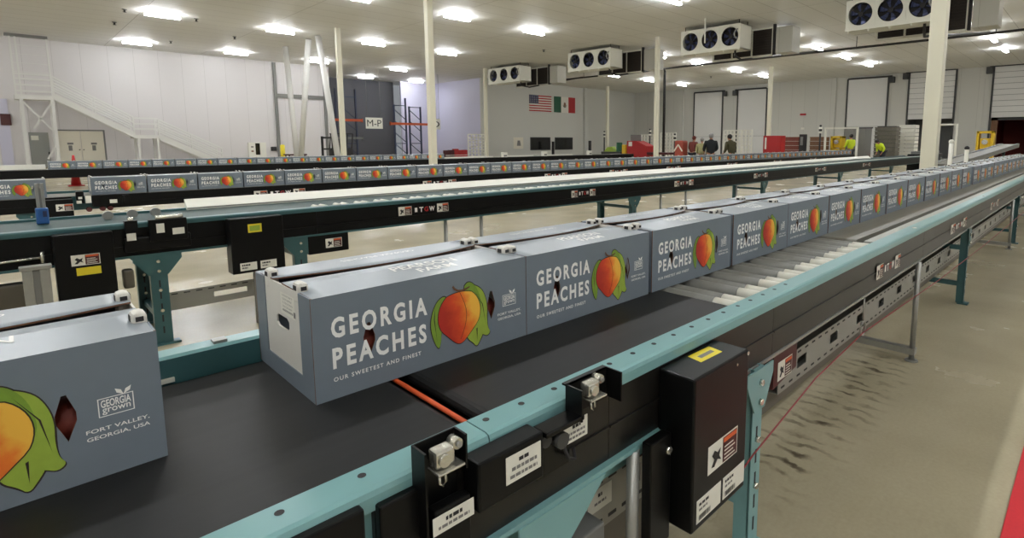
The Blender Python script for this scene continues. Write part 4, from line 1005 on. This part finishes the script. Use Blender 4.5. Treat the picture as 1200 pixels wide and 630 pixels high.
# wire cages and red goods by the lilac wall
def wire_panel(p0, p1, z0, z1, nx, nz, label, group='white wire mesh panels', m='white', name='wire_panel'):
    t = thing(name, (p0[0], p0[1], 0), label, 'mesh panel', group); P0, P1 = Vector(p0+(0,)), Vector(p1+(0,))
    b = MB()
    for f in (0, 1): b.bar(P0.lerp(P1, f)+Vector((0, 0, 0)), P0.lerp(P1, f)+Vector((0, 0, z1)), .08, .08, m)
    for z in (z0, z1): b.bar(P0+Vector((0, 0, z)), P1+Vector((0, 0, z)), .08, .08, m)
    b.build('frame', t); b = MB()
    for k in range(1, nx): b.bar(P0.lerp(P1, k/nx)+Vector((0, 0, z0)), P0.lerp(P1, k/nx)+Vector((0, 0, z1)), .085, .085, m)
    for k in range(1, nz): b.bar(P0+Vector((0, 0, z0+(z1-z0)*k/nz)), P1+Vector((0, 0, z0+(z1-z0)*k/nz)), .085, .085, m)
    b.build('mesh', t)
wire_panel((36, 27.3), (36, 25.85), .2, 1.95, 5, 7, 'white wire mesh panel behind the red hopper')
wire_panel((36, 25.4), (36, 24.0), .2, 2.08, 5, 7, 'white wire mesh panel right of the cream column')
wire_panel((40, 22.1), (40, 20.6), .2, 2.28, 5, 7, 'white wire mesh panel behind the worker in olive')
wire_panel((40, 20.5), (40, 19.7), .2, 2.28, 3, 7, 'narrow white wire mesh panel left of the red bin')
wire_panel((26.6, 38), (27.6, 38), .2, 2.0, 3, 7, 'pale wire cage panel at left by the lilac wall', 'pale cage panels', 'cream')
wire_panel((27.65, 38), (28.6, 38), .2, 2.0, 3, 7, 'pale wire cage panel at right by the slim column', 'pale cage panels', 'cream')
r = random.Random(11)
for i in range(5):
    x = 24.5+.42*i; z = .5
    t = thing('parcel', (x, 38, 0), 'red wrapped parcel stack on the floor by the lilac wall, %s from left' % ordn(i), 'parcel', 'red parcels by the lilac wall')
    MB().box(x-.2, x+.2, 37.8, 38.2, .0, .62+.22*r.random(), 'redflag' if i > 1 else 'maroon', .04).build('wrap', t); MB().box(x-.2, x+.2, 37.79, 38.21, .3, .34, 'white').build('strap', t)

# ------------------------------------------------------------------ machines and goods in the middle distance
t = thing('red_hopper', (30, 23.2, 0), 'red machine hopper with sloping side and grey sheet behind', 'machine')
b = MB(); b.prism([(30, 24.0, .0), (30, 24.0, 1.46), (30, 23.2, 1.46), (30, 22.3, 1.1), (30, 22.3, 0)], (.9, 0, 0), 'red'); b.build('body', t)
MB().box(30.4, 30.45, 23.1, 24.0, 1.4, 1.88, 'midgrey').build('back_sheet', t); MB().box(29.98, 30.0, 23.55, 23.85, 1.1, 1.4, 'white').build('sticker', t)
b = MB(); b.box(30, 30.9, 20.6, 22.3, .55, .7, 'maroon'); b.build('chute', t)
t = thing('goods_bin', (30, 13.55, 0), 'large square red bin standing before a distant column', 'bin')
b = MB(); b.box(30, 30.05, 13.05, 14.08, .1, 1.75, 'red', .01); b.box(30.55, 30.6, 13.05, 14.08, .1, 1.75, 'red'); b.box(30.05, 30.55, 13.05, 13.1, .1, 1.75, 'red'); b.box(30.05, 30.55, 14.03, 14.08, .1, 1.75, 'red'); b.box(30.05, 30.55, 13.1, 14.03, .1, .15, 'red'); b.build('body', t)
b = MB(); b.box(29.985, 30, 13.88, 13.98, 1.0, 1.65, 'white'); b.build('sticker', t); 
b = MB(); b.box(30.1, 30.5, 13.1, 13.3, 0, .1, 'ink'); b.box(30.1, 30.5, 13.8, 14.0, 0, .1, 'ink'); b.build('foot', t)
def crate_stack(x, y0, y1, z1, n, m, label, group):
    t = thing('crate_stack', (x, (y0+y1)/2, 0), label, 'crates', group)
    MB().box(x, x+1.0, y0, y1, 0, .12, 'wood').build('pallet', t)
    for k in range(n):
        a = .12+(z1-.12)*k/n; c = .12+(z1-.12)*(k+1)/n
        b = MB(); b.box(x+.02, x+.98, y0+.02, y1-.02, a, c-.03, m, .01); b.box(x, x+.02, y0, y1, c-.06, c-.02, m)
        for q in range(4): b.box(x+.0, x+.02, y0+(y1-y0)*(q+.2)/4, y0+(y1-y0)*(q+.3)/4, a, c-.03, m)
        b.build('crate', t)
crate_stack(34, 13.65, 14.75, 1.72, 6, 'woodred', 'red-brown crate stack right beside the red bin', 'brown crate stacks')
crate_stack(34, 12.15, 13.0, 1.72, 6, 'wood', 'brown crate stack right of the dark post', 'brown crate stacks')
crate_stack(38.5, 8.4+1.0, 9.4+1.1, 2.4, 9, 'darkgrey', 'tall dark crate stack behind the hi-vis workers', 'dark crate stacks')
crate_stack(36.5, 8.9, 10.1, 2.3, 9, 'lattice', 'tall grey-brown crate stack between the white guard frame and white crates', 'dark crate stacks')
crate_stack(38, 8.25, 9.15, 2.45, 10, 'white', 'tall white crate stack left of the big column', 'white crate stacks')
t = thing('control_post', (33, 13.0, 0), 'dark control post standing between the crate stacks', 'post')
MB().box(32.9, 33.1, 12.8, 13.2, 0, 1.85, 'ink', .02).build('post', t); MB().box(32.88, 32.9, 12.95, 13.12, 1.2, 1.7, 'midgrey').build('panel', t)
def yellow_machine(x, y0, y1, z1, label):
    t = thing('palletising_machine', (x, (y0+y1)/2, 0), label, 'machine')
    b = MB(); b.box(x, x+.7, y0, y0+.12, 0, z1, 'yellowp', .01); b.box(x, x+.7, y1-.12, y1, 0, z1, 'yellowp', .01); b.box(x, x+.7, y0, y1, z1-.12, z1, 'yellowp'); b.box(x, x+.1, y0, y1, .9, 1.0, 'yellowp'); b.build('frame', t)
    b = MB(); b.box(x+.1, x+.6, y0+.14, y1-.14, 1.05, 1.6, 'yellowp', .05); b.cyl((x+.02, (y0+y1)/2, 1.4), (x+.1, (y0+y1)/2, 1.4), .14, 'chrome', 14); b.build('drive', t)
    MB().box(x+.05, x+.6, y0+.14, y1-.14, 0, .6, 'darkgrey', .02).build('base', t)
yellow_machine(34.8, 11.4, 12.05, 1.75, 'yellow machine left of the hi-vis worker')
yellow_machine(36, 4.2, 4.95, 1.98, 'yellow framed machine before the dark red dock opening')
def guard_frame(x, y0, y1, h, label):
    t = thing('guard_portal', (x, (y0+y1)/2, 0), label, 'guard frame', 'white guard frames')
    for y in (y0, y1): MB().box(x-.05, x+.05, y-.05, y+.05, 0, h, 'white').build('post', t)
    MB().box(x-.05, x+.05, y0, y1, h-.1, h, 'white').build('beam', t)
guard_frame(33.5, 10.15, 11.9, 2.24, 'white guard frame over the yellow machine and worker')
guard_frame(40, 6.5, 7.6, 2.5, 'white guard frame right of the big column')
t = thing('strip_curtain', (35.4, 10.6, 0), 'grey curtain panel behind the hi-vis worker', 'curtain')
b = MB()
for k in range(9): b.box(36.0+.02*(k % 2), 36.02+.02*(k % 2), 10.1+k*.17, 10.28+k*.17, .05, 2.2, 'midgrey')
b.build('strips', t); MB().box(35.98, 36.06, 10.05, 11.7, 2.2, 2.28, 'darkgrey').build('rail', t)
def stack_light(x, y, h, label, top='green'):
    t = thing('stack_light', (x, y, 0), label, 'signal light', 'signal light posts')
    MB().cyl((x, y, 0), (x, y, h-.45), .05, 'ink', 10).build('post', t)
    for k, m in enumerate(('white', 'ink', 'white')): MB().cyl((x, y, h-.45+.13*k), (x, y, h-.33+.13*k), .09, m, 12).build('lamp', t)
    b = MB(); b.sph((x, y, h-.02), .07, 'ink'); b.build('cap', t)
stack_light(33, 28.7, 2.2, 'signal light post left of the red hopper')
stack_light(33, 24.25, 2.3, 'signal light post before the white mesh right of the hopper')
stack_light(33.5, 12.2, 2.35, 'signal light post left of the yellow machine')
stack_light(30.5, 20.4, 1.9, 'signal light post before the right dark window')
for x, y, h, lab in ((36, 33.0, 1.48, 'short dark post right of the dark windows'), (37.5, 39.3, 1.4, 'short dark post between the two dark windows')):
    b = MB(); b.box(x-.1, x+.1, y-.1, y+.1, 0, h, 'ink', .02); b.box(x-.2, x+.2, y-.2, y+.2, 0, .04, 'ink'); tag(b.build('guard_post', at=(x, y, 0)), lab, 'post')
t = thing('packing_station', (27, 23.9, 0), 'pale yellow and green packing machine left of the red hopper', 'machine')
MB().box(30, 30.6, 24.6, 26.4, 0, .7, 'darkgrey', .02).build('base', t); MB().box(30.1, 30.5, 24.8, 25.05, .7, 1.35, 'green', .03).build('tower', t); MB().prism([(30.1, 25.3, .7), (30.1, 26.2, .7), (30.1, 25.9, 1.0), (30.1, 25.5, 1.05)], (.4, 0, 0), 'leaf2').build('hood', t); MB().box(30.1, 30.5, 24.2, 24.55, .3, 1.2, 'yellowp', .03).build('guard', t)
t = thing('loading_conveyor', (25, 3, 0), 'grey inclined conveyor rising beyond the front carton line', 'conveyor')
b = MB(); b.bar((22, 3.6, .62), (33, 2.9, 1.25), .1, .18, 'midgrey'); b.bar((22, 4.2, .62), (33, 3.5, 1.25), .1, .18, 'midgrey'); b.build('side_rail', t)
MB().bar((22, 3.9, .66), (33, 3.2, 1.29), .55, .04, 'beltgrey').build('belt', t)
for x, y in ((23, 3.6), (30, 3.1), (23, 4.2), (30, 3.7)): MB().box(x-.05, x+.05, y-.05, y+.05, 0, .62+(x-22)*.057, 'darkgrey').build('leg', t)
for x, y, h, lab in ((20, 3.36, 1.43, 'cream safety post right of the big column'), (22, 3.25, 1.22, 'dark topped cream post beside the front carton line')):
    t = thing('safety_post', (x, y, 0), lab, 'post'); MB().cyl((x, y, 0), (x, y, h), .06, 'cream', 12).build('post', t); MB().sph((x, y, h), .075, 'ink' if h < 1.3 else 'cream').build('cap', t)
t = thing('sorting_machine', (26.5, 5.4, 0), 'dark sorting machine at the far end of the second conveyor', 'machine')
b = MB(); b.box(24.3, 27.5, 4.9, 5.5, .2, .95, 'black', .03); b.build('body', t)
for k in range(6): MB().cyl((24.6+.5*k, 4.86, .55+.1*(k % 2)), (24.6+.5*k, 4.9, .55+.1*(k % 2)), .14, 'alu' if k % 2 else 'darkgrey', 14).build('wheel', t)
b = MB(); b.box(24.4, 27.4, 5.0, 5.4, .95, 1.05, 'midgrey'); b.build('top', t)
for x in (24.5, 27.3): MB().box(x-.06, x+.06, 5.0, 5.4, 0, .2, 'darkgrey').build('foot', t)
t = thing('warning_cone', (1.6, 24.3, 0), 'red cone tip showing behind the first far cartons', 'cone')
b = MB(); b.cyl((1.6, 24.3, .03), (1.6, 24.3, 1.0), .13, 'red', 18, .03); b.build('cone', t); MB().box(1.4, 1.8, 24.1, 24.5, 0, .03, 'red', .01).build('base', t)

SPR = [(4.19, 34.15), (4.12, 30.53), (7.06, 38.25), (6.66, 30.5), (9.14, 34.2), (23.4, 25.3), (42.8, 25.06)]
for i, (x, y) in enumerate(SPR):
    b = MB(); b.cyl((x, y, ZC), (x, y, ZC-.03), .09, 'midgrey', 14); b.cyl((x, y, ZC-.03), (x, y, ZC-.12), .035, 'ink', 10); b.cyl((x, y, ZC-.12), (x, y, ZC-.13), .07, 'ink', 12)
    tag(b.build('ceiling_sprinkler', at=(x, y, ZC)), 'small dark sprinkler head on the ceiling, %s from left' % ordn(i), 'sprinkler', 'sprinkler heads')

# ------------------------------------------------------------------ people
def skin_mesh(name, V, E, R, m, parent, sub=1, root=0):
    me = bpy.data.meshes.new(name); me.from_pydata(V, E, []); o = bpy.data.objects.new(name, me); C.objects.link(o)
    sk = o.modifiers.new('s', 'SKIN'); sk.use_smooth_shade = True
    for i, r in enumerate(R): me.skin_vertices[0].data[i].radius = (r if isinstance(r, tuple) else (r, r))
    me.skin_vertices[0].data[root].use_root = True
    if sub: s = o.modifiers.new('d', 'SUBSURF'); s.levels = sub; s.render_levels = sub
    dg = bpy.context.evaluated_depsgraph_get(); dg.update()
    m2 = bpy.data.meshes.new_from_object(o.evaluated_get(dg)); o.modifiers.clear(); o.data = m2; bpy.data.meshes.remove(me); m2.name = name
    m2.materials.clear(); m2.materials.append(M[m])
    for p in m2.polygons: p.use_smooth = True; p.material_index = 0
    o.parent = parent; return o
def person(loc, rz, H, label, top, hat=None, hatm='hair', bend=0., legm='trousers', hood=False):
    """standing figure, facing +Y before rotation; bend leans the trunk forward"""
    t = thing('person', loc, label, 'person'); ORG[t.name] = Vector(); t.rotation_euler = (0, 0, rz); k = H/1.75
    c, s = math.cos(bend), math.sin(bend)
    def up(x, y, z):     # a point of the trunk, leaned about the hips (z .95)
        dz = z-.95; return (x*k, (y*c+dz*s)*k, (.95+dz*c-y*s)*k)
    V = []; R = []; E = []
    def a(p, r, link=None):
        V.append(p); R.append(r*k if not isinstance(r, tuple) else tuple(q*k for q in r)); i = len(V)-1
        if link is not None: E.append((link, i))
        return i
    pel = a((0, 0, .95*k), (.15, .1)); wai = a(up(0, 0, 1.1), (.13, .09), pel); che = a(up(0, .0, 1.32), (.15, .1), wai); ncb = a(up(0, -.01, 1.45), .06, che); nck = a(up(0, .01, 1.52), .05, ncb)
    hd = a(up(0, .025, 1.6), (.072, .085), nck); hd2 = a(up(0, .02, 1.68), (.068, .082), hd); a(up(0, .12, 1.6), .012, hd)
    for sx in (-1, 1): a(up(sx*.08, .01, 1.62), .016, hd)
    for sx in (-1, 1):
        sh = a(up(sx*.19, 0, 1.41), .055, che); el = a(up(sx*.25, .05, 1.13), .042, sh); wr = a(up(sx*.2, .28, 1.02), .028, el); pa = a(up(sx*.19, .36, 1.01), (.03, .018), wr)
        for q in range(4): f1 = a(up(sx*(.165+.017*q), .42+.008*(q in (1, 2)), 1.0), .009, pa); a(up(sx*(.167+.016*q), .445+.01*(q in (1, 2)), .975), .008, f1)
        f1 = a(up(sx*.15, .37, 1.0), .011, pa); a(up(sx*.14, .41, .985), .009, f1)
        hp = a((sx*.1*k, 0, .86*k), .085, pel); kn = a((sx*.11*k, .02*k, .48*k), .058, hp); an = a((sx*.11*k, -.02*k, .09*k), .042, kn); a((sx*.11*k, .13*k, .035*k), .035, an)
    skin_mesh('body', V, E, R, 'skin', t)
    V, R, E = [], [], []
    p0 = a((0, 0, .88*k), (.19, .135)); p1 = a(up(0, 0, 1.1), (.185, .135), p0); p2 = a(up(0, 0, 1.32), (.2, .14), p1); p3 = a(up(0, 0, 1.45), .1 if not hood else .125, p2)
    if hood: a(up(0, -.01, 1.535), .085, p3)
    for sx in (-1, 1): q = a(up(sx*.21, 0, 1.40), .085, p2); q2 = a(up(sx*.27, .05, 1.13), .07, q); a(up(sx*.21, .25, 1.03), .05, q2)
    skin_mesh('jacket', V, E, R, top, t)
    V, R, E = [], [], []
    p0 = a((0, 0, .93*k), (.17, .125))
    for sx in (-1, 1): q = a((sx*.1*k, 0, .84*k), .105, p0); q2 = a((sx*.11*k, .02*k, .48*k), .078, q); a((sx*.11*k, -.02*k, .1*k), .062, q2)
    skin_mesh('trousers', V, E, R, legm, t)
    b = MB(); h = up(0, -.012, 1.665); b.sph(h, .108*k, hatm, (.92, 1.0, 1.02))
    if hat == 'cap': h2 = up(0, .12, 1.69); b.sph((h2[0], h2[1], h2[2]+.03*k), .07*k, hatm, (1.1, 1.2, .15))
    b.build('cap' if hat else 'hair', t)
    b = MB()
    for sx in (-1, 1): b.box(sx*.11*k-.05*k, sx*.11*k+.05*k, -.1*k, .17*k, 0, .08*k, 'ink', .02*k)
    b.build('shoes', t)
    return t
back = math.radians(-46)
person((20., 11.62, 0), back, 1.76, 'person in black jacket and grey cap working with back turned behind the third conveyor', 'jblack', 'cap', 'capgrey', hood=True)
person((21.1, 11.25, 0), back+.5, 1.74, 'person in olive jacket with dark hair bending over beside the worker in black', 'jolive', None, 'hair', .25, hood=True)
person((22.0, 13.25, 0), back-.3, 1.62, 'person in yellowish patterned jacket standing left of the worker in black', 'jcamo', 'cap', 'capgrey', .25)
person((23.6, 14.75, 0), back-.9, 1.7, 'person in maroon jacket at the left end of the group of workers', 'jmaroon', 'cap', 'jmaroon', .2)
person((34.3, 10.72, 0), back+.2, 1.84, 'person in lime hi-vis vest standing in front of the grey curtain', 'jhv')
person((35.5, 9.3, 0), math.radians(60), 1.7, 'person in lime hi-vis vest bending down before the tall crates', 'jhv', None, 'hair', .75)
t = thing('wrapped_load', (23.5, 15.2, 0), 'orange-red wrapped load with pale straps left of the workers', 'load')
MB().box(23.2, 23.7, 15.05, 15.55, .0, 1.48, 'wrapm', .08).build('wrap', t); b = MB(); b.bar((23.18, 15.06, .95), (23.18, 15.3, 1.28), .03, .06, 'doorw'); b.bar((23.18, 15.3, 1.28), (23.18, 15.54, .95), .03, .06, 'doorw'); b.build('strap', t)

# ------------------------------------------------------------------ light, camera, view
w = bpy.data.worlds.new('World'); SC.world = w; w.use_nodes = True
w.node_tree.nodes['Background'].inputs[0].default_value = (.9, .95, 1, 1); w.node_tree.nodes['Background'].inputs[1].default_value = .15
cam = bpy.data.cameras.new('camera'); co = bpy.data.objects.new('camera', cam); C.objects.link(co); SC.camera = co
co.location = (0, 0, 1.46)
co.rotation_euler = (PI/2-math.radians(6.938), 0, math.radians(43.5106-90))
cam.sensor_width = 36; cam.lens = 641/1200*36; cam.shift_x = (600-680)/1200; cam.shift_y = (243-315)/1200
cam.clip_start = .02; cam.clip_end = 200
vs = SC.view_settings; vs.view_transform = 'Standard'; vs.look = 'None'; vs.gamma = 1; vs.use_curve_mapping = False
vs.exposure = 0.84
SC.cycles.use_denoising = True
SC.cycles.max_bounces = 8; SC.cycles.diffuse_bounces = 4
